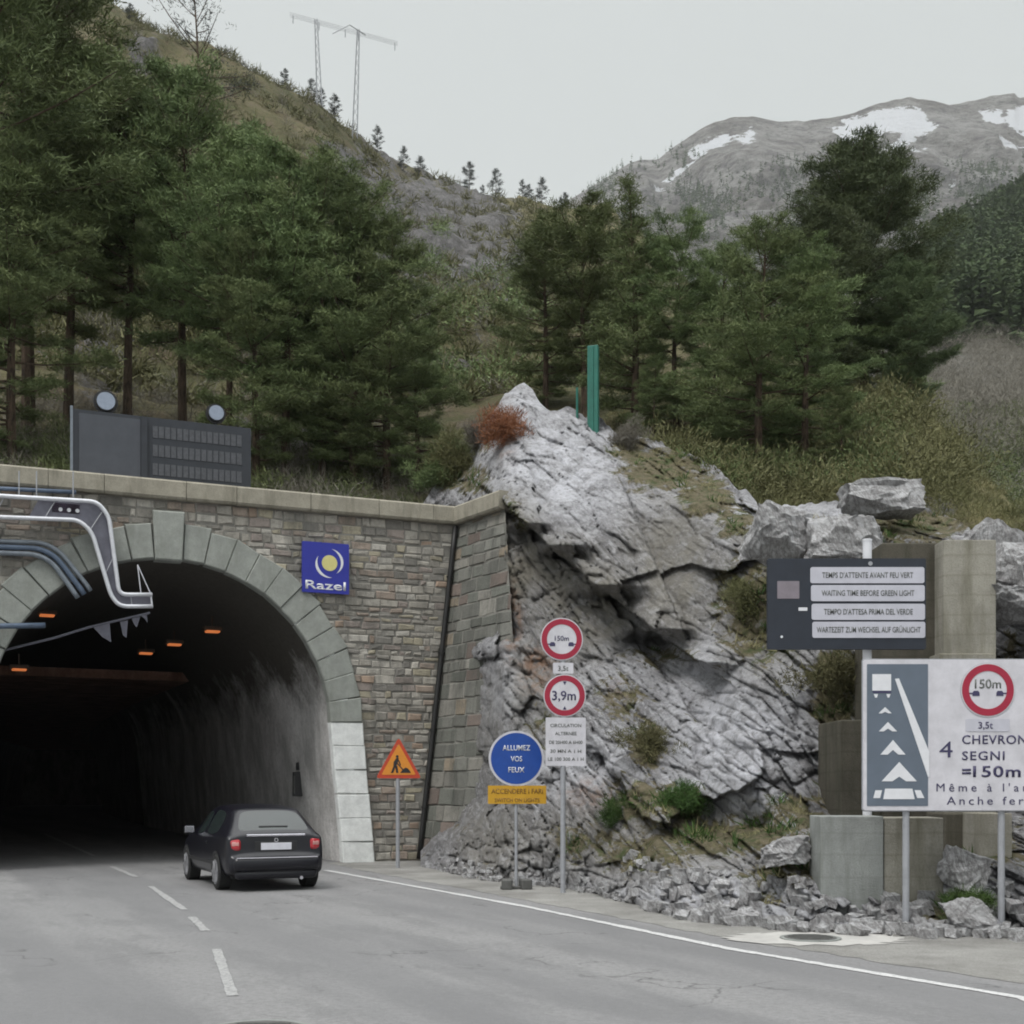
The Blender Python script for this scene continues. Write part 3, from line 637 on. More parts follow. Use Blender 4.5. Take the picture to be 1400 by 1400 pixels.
veg = blob(X, Yp, [(1050, 840, 80, 80, .72), (1000, 800, 30, 50, .55), (850, 960, 40, 50, .5), (800, 1150, 60, 30, .55), (870, 1100, 50, 40, .6), (740, 990, 26, 50, .45), (1080, 1110, 60, 30, .6), (700, 700, 26, 40, .45), (900, 900, 60, 20, .45), (885, 1020, 26, 36, .8), (932, 1098, 36, 30, .8), (1000, 1140, 120, 30, .62), (880, 1170, 70, 28, .55), (1140, 950, 40, 80, .75), (1150, 1060, 35, 50, .6),
                    (905, 640, 75, 42, .75), (965, 680, 50, 36, .72), (860, 615, 40, 22, .7), (1000, 715, 40, 30, .6), (612, 640, 40, 40, .8), (645, 655, 40, 30, .6), (655, 600, 24, 30, .55), (1230, 730, 100, 28, .55),
                    (1240, 715, 110, 22, .75), (1100, 715, 40, 18, .5), (1090, 1180, 70, 22, .5), (1310, 1245, 40, 22, .8), (1340, 1160, 60, 40, .5), (1060, 1200, 50, 40, .45), (1380, 900, 30, 100, .4)])
lowf = np.clip((Yp-1100)/60, 0, 1)
upn = np.gradient(RP[..., 1], axis=0)/(np.gradient(RP[..., 2], axis=0)-1e-6)       # flat ledges gather soil
ledge = np.clip((np.abs(upn)-1.4)/2.0, 0, 1)*.30*(1-smooth_face)
stain = blob(X, Yp, [(800, 830, 90, 70, .9), (760, 780, 70, 50, .8), (920, 780, 75, 110, .75), (880, 1150, 200, 60, .55), (730, 930, 50, 90, .5), (1040, 850, 70, 80, .6), (680, 1150, 60, 60, .6), (660, 1000, 40, 100, .3), (1050, 740, 60, 40, .5), (705, 760, 45, 80, 1)])
rust = blob(X, Yp, [(700, 850, 14, 50, .9), (735, 905, 26, 22, .9), (690, 590, 14, 34, .9), (815, 1085, 50, 22, .5), (845, 950, 16, 16, .5), (740, 930, 30, 20, .6)])
pale = blob(X, Yp, [(760, 640, 95, 75, 1), (720, 540, 40, 40, .8), (1010, 1020, 95, 130, 1), (960, 930, 60, 60, .7), (860, 905, 50, 40, .6), (790, 1050, 90, 45, .8), (690, 930, 60, 70, .55), (1050, 700, 90, 26, .8), (1150, 715, 90, 26, .8),
                    (1370, 790, 60, 60, .8), (950, 1215, 130, 40, .9), (1080, 1235, 90, 35, .8), (820, 1200, 60, 40, .4), (1330, 1220, 70, 50, .8), (880, 690, 60, 20, .5), (730, 700, 40, 50, .4)])
pad = lambda A: np.concatenate([A[:1], A[:1], A]).ravel()
rock = raw_mesh('rock_face', np.concatenate([b2, b1, RP]).reshape(-1, 3), grid_faces(nr+2, len(rx)), M['rock'],
                attrs={'veg': pad(np.clip(veg+ledge, 0, 1)), 'stain': pad(stain), 'rust': pad(rust), 'pale': pad(pale)})
tag(rock, 'jagged grey limestone cliff with overhanging slab beside the tunnel portal', 'rock face', kind='structure')
def rock_at(x, y):
    j = int(np.argmin(np.abs(rx-x))); i = int(np.argmin(np.abs(Yp[:, j]-y))); return Vector(RP[i, j])
ROCKG = (rx, Yp, RP)

# ---- tunnel portal
CXs, CZ, RI, RO = .12, 3.15, 3.66, 4.45                # arch centre along the facade, springing height, inner and outer radius
def arch(r, th):                                       # th 0 = right springing .. pi = left springing
    return CXs+r*math.cos(th), CZ+r*math.sin(th)
def leg_s(r, z): return r+.30*(1-z/CZ)                 # the jambs spread a little towards the ground
def prof(r, n=28):
    pts = [(CXs+leg_s(r, z), z) for z in np.linspace(-.3, CZ, 6)[:-1]]+[arch(r, math.pi*k/n) for k in range(n+1)]
    return pts+[(CXs-leg_s(r, z), z) for z in np.linspace(CZ, -.3, 6)[1:]]
def in_arch(s, z, r):
    if z <= CZ: return abs(s-CXs) < leg_s(r, z)
    return math.hypot(s-CXs, z-CZ) < r
portal = empty('tunnel_portal', fac(0, 0, 0), 0, 'rubble stone tunnel portal with a dressed stone arch and sloping wing wall', 'tunnel portal')
PL = Vector(fac(0, 0, 0))
TOPZ = 8.12
def crease(z): return 6.96-.94*(1-z/TOPZ)              # where the battered wing wall meets the facade
pal = [(.34, .325, .30)]*6+[(.24, .23, .215)]*5+[(.42, .405, .38)]*7+[(.30, .24, .205)]*3+[(.35, .25, .19)]*1+[(.36, .33, .25)]*3+[(.27, .23, .22)]*3+[(.17, .165, .16)]*3+[(.44, .43, .41)]*2
def masonry(mb, fn, rows, width, skip, wmin, wmax, palette, start=0.0, endf=None, cool=False, proud=(.005, .038)):
    for z0, z1 in rows:
        s = start+random.uniform(-.3, 0)
        while s < width:
            w = random.uniform(wmin, wmax)
            if endf: w = min(w, max(.02, endf((z0+z1)/2)-s))
            if not skip(s+w/2, (z0+z1)/2, s, s+w):
                g_ = random.uniform(.008, .02); pr = random.uniform(*proud); ch = random.uniform(.012, .03); j = lambda: random.uniform(-.02, .02)
                q = [(s+g_+j(), z0+g_+j()), (s+w-g_+j(), z0+g_+j()), (s+w-g_+j(), z1-g_+j()), (s+g_+j(), z1-g_+j())]
                cs, cz = s+w/2, (z0+z1)/2; vv = []
                for a_, b_ in q: vv.append(fn(a_, b_, -.0))
                for a_, b_ in q: vv.append(fn(a_+math.copysign(ch, cs-a_), b_+math.copysign(ch, cz-b_), -(pr+random.uniform(-.008, .008))))
                c = random.choice(palette); c = c if cool else (c[0]*1.03, c[1], c[2]*.95); m_ = random.uniform(.74, 1.25); c = tuple(x*m_ for x in c)
                mb.add([p-PL for p in vv], [(4, 5, 6, 7), (0, 1, 5, 4), (1, 2, 6, 5), (2, 3, 7, 6), (3, 0, 4, 7)], c)
            s += w
def mkrows(z0, z1, a_, b_):
    r = []; z = z0
    while z < z1-.05:
        h = random.uniform(a_, b_); h = min(h, z1-z); r.append((z, z+h)); z += h
    return r
fm = MB()
masonry(fm, lambda s, z, v: fac(s, v, z), mkrows(-.1, TOPZ, .11, .22), 7.2, lambda s, z, a_, b_: in_arch(s, z, RO-.12) or b_ > crease(z)+.12 or s < -9, .15, .5, pal, start=-9)
fm.build('facade_masonry', M['stones'], portal, colattr=True)
bk = MB(); pr_ = prof(RO-.3)                           # mortar wall behind the stones, open at the arch
outer = []
for s_, z_ in pr_:
    if z_ < CZ: outer.append((9.0 if s_ > CXs else -9.5, z_))
    else:
        th = math.atan2(z_-CZ, s_-CXs); dx, dz = math.cos(th), math.sin(th)
        k_ = min(((6.95-CXs)/dx) if dx > 1e-6 else 9e9, ((-9.5-CXs)/dx) if dx < -1e-6 else 9e9, (TOPZ-CZ)/dz if dz > 1e-6 else 9e9)
        outer.append((CXs+dx*k_, CZ+dz*k_))
outer = [(min(a_, crease(max(b_, 0))), b_) for a_, b_ in outer]
n_ = len(pr_); vv = [fac(a_, .0, b_)-PL for a_, b_ in pr_]+[fac(a_, .0, b_)-PL for a_, b_ in outer]
bk.add(vv, [(i, i+1, n_+i+1, n_+i) for i in range(n_-1)])
# corners the radial sheet leaves open
for side in (1, -1):
    cs_ = (crease(TOPZ) if side > 0 else -9.5)
    ths = [i for i in range(n_) if (outer[i][0]-CXs)*side > 0 and abs(outer[i][1]-TOPZ) < .01]
    a_ = outer[min(ths)] if side > 0 else outer[max(ths)]
    nb = min(ths)-1 if side > 0 else max(ths)+1
    if 0 <= nb < n_: bk.add([fac(a_[0], .0, a_[1])-PL, fac(cs_, .0, TOPZ)-PL, fac(outer[nb][0], .0, outer[nb][1])-PL], [(0, 1, 2)])
bk.build('mortar_bed', M['mortar'], portal)
# arch ring
def vous(mb, q, pr, depth=.9, back=.2):
    cs = sum(a_ for a_, b_ in q)/4; cz = sum(b_ for a_, b_ in q)/4; j = lambda: random.uniform(-.012, .012)
    q = [(a_+(cs-a_)*.022+j(), b_+(cz-b_)*.022+j()) for a_, b_ in q]; q2 = [(a_+(cs-a_)*.07, b_+(cz-b_)*.07) for a_, b_ in q]
    vv = [fac(a_, back, b_)-PL for a_, b_ in q]+[fac(a_, -pr+.035, b_)-PL for a_, b_ in q]+[fac(a_, -pr+random.uniform(-.008, .008), b_)-PL for a_, b_ in q2]
    fs = [(8, 9, 10, 11)]
    for i in range(4): fs += [(i, (i+1) % 4, 4+(i+1) % 4, 4+i), (4+i, 4+(i+1) % 4, 8+(i+1) % 4, 8+i)]
    mb.add(vv, fs)
rings_ = {1: MB(), -1: MB()}; ringp = MB(); key = MB(); nv = 11; kh = math.radians(4.6)
for side in (1, -1):
    zs = np.linspace(-.08, CZ+.14, 7)
    for i in range(6):
        z0, z1 = zs[i], zs[i+1]
        q = [(CXs+side*(leg_s(r, min(z, CZ))), z) for r, z in ((RI, z0), (RO-.0, z0), (RO-.0, z1), (RI, z1))]
        vous(ringp if side > 0 else rings_[side], q, .10+random.uniform(0, .015))
    th0 = math.asin(.14/RO); ths = np.linspace(th0, math.pi/2-kh, nv+1)
    for i in range(nv):
        q = []
        for r, th in ((RI, ths[i]), (RO+random.uniform(-.05, .06), ths[i]), (RO+random.uniform(-.05, .06), ths[i+1]), (RI, ths[i+1])):
            s_, z_ = arch(r, th); q.append((CXs+side*(s_-CXs), z_))
        vous(rings_[side], q, .10+random.uniform(-.02, .025))
q = [arch(RI-.05, math.pi/2+kh), arch(RO+.28, math.pi/2+kh*.95), arch(RO+.28, math.pi/2-kh*.95), arch(RI-.05, math.pi/2-kh)]; vous(key, q, .16)
[rings_[q_].build('arch_ring', M['voussoir'], portal) for q_ in (1, -1)]; key.build('keystone', M['voussoir'], portal)
tag(ringp.build('painted_arch_stones', M['voussoir_paint'], portal), 'white painted stones of the right jamb')
# tunnel tube
tb = MB(); rings = []
ds = [.72, 3, 6, 9, 12.5, 16, 22, 30, 40, 55, 75, 100]
pr0 = prof(RI+.02)
for d in ds:
    c = tpath(d); t_ = (tpath(d+1)-tpath(d)).normalized(); a_ = Vector((t_.y, -t_.x, 0)).lerp(U, max(0, 1-d/9)).normalized()
    rings.append([c+a_*(s_-CXs)+Vector((0, 0, z_)) for s_, z_ in pr0])
rings[0] = [fac(CXs+(s_-CXs)*1.012, .08, z_) for s_, z_ in pr0]
n_ = len(pr0)
def tube_part(cond, name, mat):
    m = MB(); idx = {}
    for i in range(len(ds)-1):
        for k_ in range(n_-1):
            if cond(i, (pr0[k_][1]+pr0[k_+1][1])/2, (pr0[k_][0]+pr0[k_+1][0])/2): m.add([rings[i][k_]-PL, rings[i][k_+1]-PL, rings[i+1][k_+1]-PL, rings[i+1][k_]-PL], [(0, 1, 2, 3)])
    return m.build(name, mat, portal)
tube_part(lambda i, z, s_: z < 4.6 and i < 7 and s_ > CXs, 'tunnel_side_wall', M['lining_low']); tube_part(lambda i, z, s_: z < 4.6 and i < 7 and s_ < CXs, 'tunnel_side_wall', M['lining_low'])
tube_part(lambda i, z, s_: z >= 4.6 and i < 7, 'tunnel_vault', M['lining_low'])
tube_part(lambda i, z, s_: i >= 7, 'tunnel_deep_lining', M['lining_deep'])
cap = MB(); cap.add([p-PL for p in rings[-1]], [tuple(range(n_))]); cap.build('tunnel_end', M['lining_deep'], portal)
# low ventilation ceiling that starts a few metres inside, and a raised wall panel below it
sl = MB()
for i in range(4, len(ds)-1):
    for zz, thk in ((5.15, .28),):
        A, B = [], []
        for d_, o_ in ((ds[i], A), (ds[i+1], B)):
            c = tpath(d_); t_ = (tpath(d_+1)-tpath(d_)).normalized(); a_ = Vector((t_.y, -t_.x, 0))
            for s_, z_ in ((-3.0, zz), (3.0, zz), (2.8, zz+thk), (-2.8, zz+thk)): o_.append(c+a_*s_+Vector((0, 0, z_))-PL)
        sl.add(A+B, [(0, 1, 5, 4), (2, 3, 7, 6), (0, 3, 2, 1)] if i == 4 else [(0, 1, 5, 4), (2, 3, 7, 6)])
sl.build('ceiling_slab', M['slab'], portal)
# wing wall, battered, running back towards the road from the crease
WT0 = fac(6.96, 0, TOPZ); WB0 = fac(6.02, 0, 0); WD = Vector((.551, -.834, 0)); WN = Vector((-.834, -.551, 0))
def wing(s, z, v):
    k_ = z/TOPZ; b_ = WB0.lerp(WT0, k_); return b_+WD*s+WN*(-v)
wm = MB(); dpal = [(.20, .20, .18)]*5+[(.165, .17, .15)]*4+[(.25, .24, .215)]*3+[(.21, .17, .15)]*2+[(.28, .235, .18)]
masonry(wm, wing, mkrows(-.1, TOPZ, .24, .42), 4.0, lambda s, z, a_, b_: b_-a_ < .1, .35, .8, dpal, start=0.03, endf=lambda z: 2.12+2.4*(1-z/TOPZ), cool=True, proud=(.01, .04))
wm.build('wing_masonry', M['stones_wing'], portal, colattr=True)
wb = MB(); wb.add([wing(0, -.2, 0)-PL, wing(4.6, -.2, 0)-PL, wing(2.1, TOPZ, 0)-PL, wing(0, TOPZ, 0)-PL], [(0, 1, 2, 3)]); wb.build('wing_mortar_bed', M['mortar'], portal)
# coping along facade and wing, in separate slabs
cp = MB(); s = -9.5
def cope(p0, p1, n0, n1):
    z0, z1 = TOPZ, TOPZ+.42; vv = []
    for p, n in ((p0, n0), (p1, n1)):
        for o_, z_ in ((-.16, z0), (-.20, z0+.05), (-.20, z1-.04), (-.16, z1), (.7, z1), (.7, z0)): vv.append(p+n*(-o_)+Vector((0, 0, z_))-PL)
    cp.add(vv, [(i, (i+1) % 6, 6+(i+1) % 6, 6+i) for i in range(6)]+[tuple(range(6))[::-1], tuple(range(6, 12))])
NF = -V_; cor = fac(6.96, 0, 0); mit = (NF+WN).normalized()*(1/max(.3, (NF+WN).normalized().dot(NF)))
while s < 6.96:
    e_ = min(s+random.uniform(1.1, 1.9), 6.96)
    if 6.96-e_ < .6: e_ = 6.96
    n1 = NF if e_ < 6.96 else mit
    cope(fac(s+.006, random.uniform(-.008, .008), 0), fac(e_-.006 if e_ < 6.96 else e_, 0, 0), -(-NF), n1); s = e_
cope(cor, cor+WD*1.0, mit, WN); cope(cor+WD*1.012, cor+WD*2.15, WN, WN)
cp.build('coping', M['coping'], portal)
# concrete buttress walls behind the signs
cw = empty('concrete_buttress', P(1260, 1108, 18.4), 0, 'weathered concrete buttress wall with a pale pilaster behind the navy sign board', 'wall')
def wpx(mb, x0, x1, y0, y1, Y, th, o, bev=.02, col=None):
    a_, b_ = P(x0, y0, Y), P(x1, y1, Y); mb.box(((a_.x+b_.x)/2-o.x, Y+th/2-o.y, (a_.z+b_.z)/2-o.z), (abs(b_.x-a_.x), th, abs(a_.z-b_.z)), bev=bev)
o = Vector(cw.location); m = MB(); wpx(m, 1206, 1292, 742, 1130, 18.5, 1.5, o); wpx(m, 1150, 1205.5, 984, 1160, 18.53, 1.4, o); m.build('recessed_wall', M['concrete_dark'], cw)  # dark colour stands for the buttress side that gets less light
m = MB(); wpx(m, 1290, 1362, 738, 1130, 18.1, .39, o, .012); m.build('pilaster', M['concrete'], cw)
m = MB(); wpx(m, 1285, 1362, 893, 906, 18.04, 2.0, o, .02); m.build('ledge', M['concrete'], cw)
fb = empty('concrete_footing', P(1200, 1200, 16.0), 0, 'low grey concrete block below the big distance sign', 'concrete block'); o = Vector(fb.location)
m = MB(); wpx(m, 1122, 1208, 1116, 1300, 16.0, .6, o, .012); m.build('grey_block', M['concrete_grey'], fb)
m = MB(); wpx(m, 1208.5, 1290, 1118, 1300, 16.04, .6, o, .012); m.build('stepped_block', M['concrete'], fb)
m = MB(); wpx(m, 1292, 1336, 1112, 1290, 17.2, .8, Vector((0, 0, 0)), .02)  # shade in the gap given as a dark-coloured wall
tag(m.build('gap_shade_wall', M['concrete_dark']), 'wall coloured dark for shade in the gap beside the grey concrete block', 'wall')
m = MB(); wpx(m, 1338, 1384, 1112, 1290, 16.6, .6, Vector((0, 0, 0)), .012)
tag(m.build('concrete_pier', M['concrete']), 'narrow beige concrete pier behind the right sign post', 'pier')
# ------------------------------------------------------------------ objects
def text_mesh(body, h, x, z, parent, mat, name='lettering', align='CENTER', bold=0.0, y=-.012, sx=1.0, sp=1.0, fit=None):
    cu = bpy.data.curves.new('txt', 'FONT'); cu.body = body; cu.size = 1; cu.extrude = 0; cu.offset = bold; cu.align_x = 'LEFT'; cu.resolution_u = 3; cu.space_character = sp
    ob = bpy.data.objects.new('txt', cu); COL.objects.link(ob)
    dg = bpy.context.evaluated_depsgraph_get(); dg.update()
    me = bpy.data.meshes.new_from_object(ob.evaluated_get(dg)); bpy.data.objects.remove(ob); bpy.data.curves.remove(cu)
    co = np.empty(len(me.vertices)*3); me.vertices.foreach_get('co', co); co = co.reshape(-1, 3)
    x0, x1 = co[:, 0].min(), co[:, 0].max(); k = h/.73
    kx = k*sx if fit is None else fit/(x1-x0)
    off = {'CENTER': (x0+x1)/2, 'LEFT': x0, 'RIGHT': x1}[align]
    out = np.stack([x+(co[:, 0]-off)*kx, np.full(len(co), y), z+co[:, 1]*k], 1); me.vertices.foreach_set('co', out.ravel()); me.update()
    bm = bmesh.new(); bm.from_mesh(me); r = bmesh.ops.extrude_face_region(bm, geom=list(bm.faces))
    bmesh.ops.translate(bm, verts=[v for v in r['geom'] if isinstance(v, bmesh.types.BMVert)], vec=(0, -.003, 0)); bm.to_mesh(me); bm.free()
    me.materials.clear(); me.materials.append(mat); me.name = name
    o = bpy.data.objects.new(name, me); COL.objects.link(o); o.parent = parent; return o
def rrect(x0, x1, z0, z1, r, n=5):
    pts = []
    for cx, cz, a0 in ((x1-r, z1-r, 0), (x0+r, z1-r, 90), (x0+r, z0+r, 180), (x1-r, z0+r, 270)):
        for k in range(n+1): a = math.radians(a0+90*k/n); pts.append((cx+r*math.cos(a), cz+r*math.sin(a)))
    return pts
def ground_pt(x, y): p = gp(x, y); return Vector((p.x, p.y, 0))
def post(root, h, r, name='post', x=0, y=.04, mat='steel', z0=-.1):
    m = MB(); m.tube([(x, y, z0), (x, y, h)], r, 12); m.tube([(x, y, h), (x, y, h+.012)], r*1.15, 12); return m.build(name, M[mat], root, smooth=False)
# round prohibition sign in local XZ
def red_ring_sign(root, cx, cz, r, name='round_sign', y=0):
    m = MB(); m.disc((cx, cz), r, y-.006, y+.012, 56); pl = m.build(name, M['sign_white'], root)
    m = MB(); m.disc((cx, cz), r*.955, y-.011, y-.0065, 56, r_in=r*.70); m.build('red_ring', M['sign_red'], pl)
    m = MB(); m.disc((cx, cz), r*1.01, y-.004, y+.022, 56, r_in=r*.985); m.build('rim', M['steel'], pl); return pl
def vehicles_marks(pl, cx, cz, r, y=0):
    for s in (-1, 1):
        m = MB(); x = cx+s*r*.44; z = cz-r*.17
        m.prism([(x-r*.13, z-r*.09), (x+r*.13, z-r*.09), (x+r*.13, z+r*.03), (x+r*.08, z+r*.10), (x-r*.08, z+r*.10), (x-r*.13, z+r*.03)], y-.0105, y-.0066)
        m.prism([(x+s*r*.13, z-r*.02), (x+s*r*.25, z-r*.02), (x+s*r*.25, z+r*.03), (x+s*r*.13, z+r*.03)], y-.0105, y-.0066)
        m.build('arrow_mark', M['letter_dark'], pl)
# --- two stacked round signs with text panel
b = ground_pt(770, 1221); Y = b.y; k = Y/F
sg = empty('traffic_sign', b, math.radians(3), 'tall grey post with two red ringed round signs and a white text panel', 'traffic sign', 'signs on posts beside the rock')
z_ = lambda y: CH+(HZ-y)*k
x_ = lambda x: (x-770)*k
post(sg, z_(848), .045)
p1 = red_ring_sign(sg, x_(768), z_(874), 29*k); text_mesh('150m', .085, x_(768), z_(876), p1, M['letter_dark'], bold=.01, y=-.008); vehicles_marks(p1, x_(768), z_(876), 29*k)
m = MB(); m.prism(rrect(x_(756), x_(784), z_(921), z_(906), .02), -.006, .01); p = m.build('tonnage_plate', M['sign_white'], sg); text_mesh('3,5t', .085, x_(770), z_(917), p, M['letter_grey'], y=-.008, bold=.01)
p2 = red_ring_sign(sg, x_(772), z_(951), 29*k); text_mesh('3,9m', .16, x_(771), z_(957), p2, M['letter_dark'], y=-.008, bold=.015, fit=.40)
for s in (-1, 1): m = MB(); m.prism([(x_(772)-.03, z_(951)+s*.235), (x_(772)+.03, z_(951)+s*.235), (x_(772), z_(951)+s*.175)], -.0105, -.0066); m.build('height_mark', M['letter_dark'], p2)
m = MB(); m.prism(rrect(x_(746), x_(801), z_(1047), z_(981), .02), -.006, .012); p = m.build('text_panel', M['sign_white'], sg)
for tx, yy, ft in (('CIRCULATION', 994, .52), ('ALTERNEE', 1005, .36), ('DE 20H00 A 6H00', 1017, .56), ('30 MN A 1 H', 1029, .52), ('LE 100 300 A 1 H', 1040, .60)):
    text_mesh(tx, .058, x_(773.5), z_(yy), p, M['letter_grey'], y=-.008, fit=ft, bold=.01)
# --- blue round sign
b = ground_pt(706, 1216); k = b.y/F; x_ = lambda x: (x-706)*k
sg = empty('traffic_sign', b, math.radians(5), 'blue round sign above an amber panel on a slim post in a weighted foot', 'traffic sign', 'signs on posts beside the rock')
post(sg, z_(1000), .028)
m = MB(); m.disc((x_(706), z_(1037)), 38*k, -.006, .012, 64); pl = m.build('blue_disc', M['sign_white'], sg)
m = MB(); m.disc((x_(706), z_(1037)), 35*k, -.011, -.0065, 64); bf = m.build('blue_field', M['sign_blue'], pl)
for tx, yy, ft in (('ALLUMEZ', 1026, .48), ('VOS', 1041, .20), ('FEUX', 1056, .28)): text_mesh(tx, .095, x_(706), z_(yy), pl, M['letter_white'], y=-.0125, fit=ft, bold=.012)
m = MB(); m.prism(rrect(x_(667), x_(747), z_(1099), z_(1074), .015), -.006, .012); pl = m.build('amber_panel', M['sign_amber'], sg)
text_mesh('ACCENDERE I FARI', .09, x_(707), z_(1085), pl, M['amber_text'], y=-.008, fit=.90, bold=.01); text_mesh('SWITCH ON LIGHTS', .07, x_(707), z_(1096.5), pl, M['amber_text'], y=-.008, fit=.78, bold=.01)
m = MB()
for s in (-1, 1): m.box((s*.16, .02, .09), (.19, .30, .18), s*.1, bev=.025)
m.box((0, .04, .03), (.55, .12, .05), 0, bev=.01); m.build('foot_weight', M['iron'], sg)
# --- road works triangle
b = ground_pt(544, 1187); k = b.y/F; x_ = lambda x: (x-544)*k
sg = empty('traffic_sign', b, math.radians(8), 'orange triangular road works sign standing against the stone facade', 'traffic sign', 'signs on posts beside the rock')
post(sg, z_(1020), .045)
def rtri(cx, z0, w, h, r):
    A = [Vector((cx-w/2, z0)), Vector((cx+w/2, z0)), Vector((cx, z0+h))]; cen = sum(A, Vector((0, 0)))/3; out = []
    for i in range(3):
        p, a_, c_ = A[i], A[i-1], A[(i+1) % 3]; e0 = p+(a_-p).normalized()*r; e1 = p+(c_-p).normalized()*r
        for t in (0, .25, .5, .75, 1): q = (e0*(1-t)**2+p*2*t*(1-t)+e1*t*t); out.append((q.x, q.y))
    return out
w = 62*k; h = 56*k; z0 = z_(1064)
m = MB(); m.prism(rtri(x_(545), z0, w, h, .08), -.006, .012); pl = m.build('warning_triangle', M['warn_red'], sg)
m = MB(); m.prism(rtri(x_(545), z0+h*.085, w*.76, h*.76, .04), -.011, -.0066); m.build('orange_field', M['sign_orange'], pl)
m = MB(); cx = x_(545); s_ = h
def poly(pts): m.prism([(cx+a*s_, z0+c*s_) for a, c in pts], -.0145, -.0115)
m.disc((cx-.035*s_, z0+.53*s_), .035*s_, -.0145, -.0115, 14)                         # head
poly([(-.06, .49), (0.0, .50), (.0, .43), (-.06, .29), (-.13, .30), (-.12, .40)])        # torso, bent
poly([(-.12, .31), (-.07, .30), (-.13, .13), (-.19, .13)]); poly([(-.09, .30), (-.03, .30), (-.005, .13), (-.06, .13)])   # legs
poly([(-.02, .46), (.02, .43), (.06, .32), (.03, .31)]); poly([(-.05, .36), (-.035, .385), (.13, .20), (.11, .18)])        # arm, shovel
poly([(.03, .13), (.30, .13), (.26, .20), (.21, .25), (.16, .26), (.10, .21)])            # heap
m.build('digging_figure', M['black'], pl)
# --- big distance sign
Y = 15.2; k = Y/F; b = Vector(P(1180, HZ+CH*F/Y, Y)); x_ = lambda x: (x-1180)*k
sg = empty('distance_sign', (b.x, b.y, 0), 0, 'big white sign with slate chevron panel and red ringed 150m symbol on two posts', 'road sign')
z_ = lambda y: CH+(HZ-y)*k
XR = 1492
for px in (1241, 1372, 1470): post(sg, z_(905), .042, 'post', x_(px), .07)
m = MB(); m.prism(rrect(x_(1180), x_(XR), z_(1108), z_(902), .03), -.006, .018); pl = m.build('sign_panel', M['sign_white'], sg)
m = MB(); m.prism(rrect(x_(1179), x_(XR+1), z_(1109.5), z_(900.5), .035), .0185, .035); m.build('panel_frame', M['steel'], sg)
m = MB(); m.prism(rrect(x_(1185), x_(1268.5), z_(1102), z_(908), .01), -.010, -.0065); fl = m.build('slate_field', M['sign_slate'], pl)
w = MB()
def zp(pts): w.prism([(x_(1100+a*.2143), z_(880+c*.2143)) for a, c in pts][::-1], -.0145, -.0105)
zp([(430, 195), (550, 195), (550, 300), (430, 300)])                                           # lorry seen from behind
zp([(575, 225), (600, 222), (793, 690), (793, 850), (785, 850)])                           # lane line
for cx, y0, y1, ww, th in ((512, 405, 445, 42, 20), (530, 500, 560, 58, 28), (562, 615, 708, 80, 42), (602, 755, 878, 112, 62)):
    zp([(cx, y0), (cx+ww, y1), (cx+ww-th*1.1, y1), (cx, y0+th*1.5), (cx-ww+th*1.1, y1), (cx-ww, y1)])
zp([(512, 925), (685, 925), (700, 992), (500, 992)]); zp([(450, 935), (492, 935), (480, 985), (437, 985)]); zp([(700, 935), (738, 935), (762, 985), (716, 985)])
zp([(440, 322), (466, 322), (460, 345), (448, 345)]); zp([(520, 322), (546, 322), (538, 345), (528, 345)])
w.build('road_marking_picture', M['letter_white'], fl)
w = MB(); w.prism([(x_(1193), z_(945)), (x_(1218), z_(945)), (x_(1218), z_(947.5)), (x_(1193), z_(947.5))], -.0145, -.0105); w.build('lorry_bumper', M['letter_dark'], fl)
ps = red_ring_sign(pl, x_(1350), z_(943.5), 37*k, 'round_symbol', y=-.008)
text_mesh('150m', .115, x_(1350), z_(941), ps, M['letter_grey'], y=-.016, bold=.012); vehicles_marks(ps, x_(1350), z_(942), 37*k, y=-.008)
m = MB(); m.prism(rrect(x_(1320), x_(1380), z_(1000), z_(983), .012), -.012, -.0066); q = m.build('tonnage_box', M['sign_grey'], pl); text_mesh('3,5t', .085, x_(1347), z_(996), q, M['letter_dark'], y=-.0135, bold=.012)
LT = lambda tx, x, y, hh, fit=None, b_=.02, sp=1.0: text_mesh(tx, hh*k, x_(x), z_(y), pl, M['letter_dark'], align='LEFT', y=-.008, bold=b_, fit=fit and fit*k, sp=sp)
LT('4', 1284, 1035.5, 23, 18, 0); LT('CHEVRONS', 1315, 1017, 12.5, 98, .012, 1.1); LT('SEGNI', 1315, 1039, 12.5, 58, .012, 1.15); LT('=', 1315, 1062, 15, 12, .03); LT('150m', 1330, 1062, 15.5, 65, .018, 1.1)
LT("Même à l'arrêt", 1280, 1082, 11.5, 158, 0, 1.5); LT("Anche fermi", 1294, 1100, 11.5, 130, 0, 1.4)
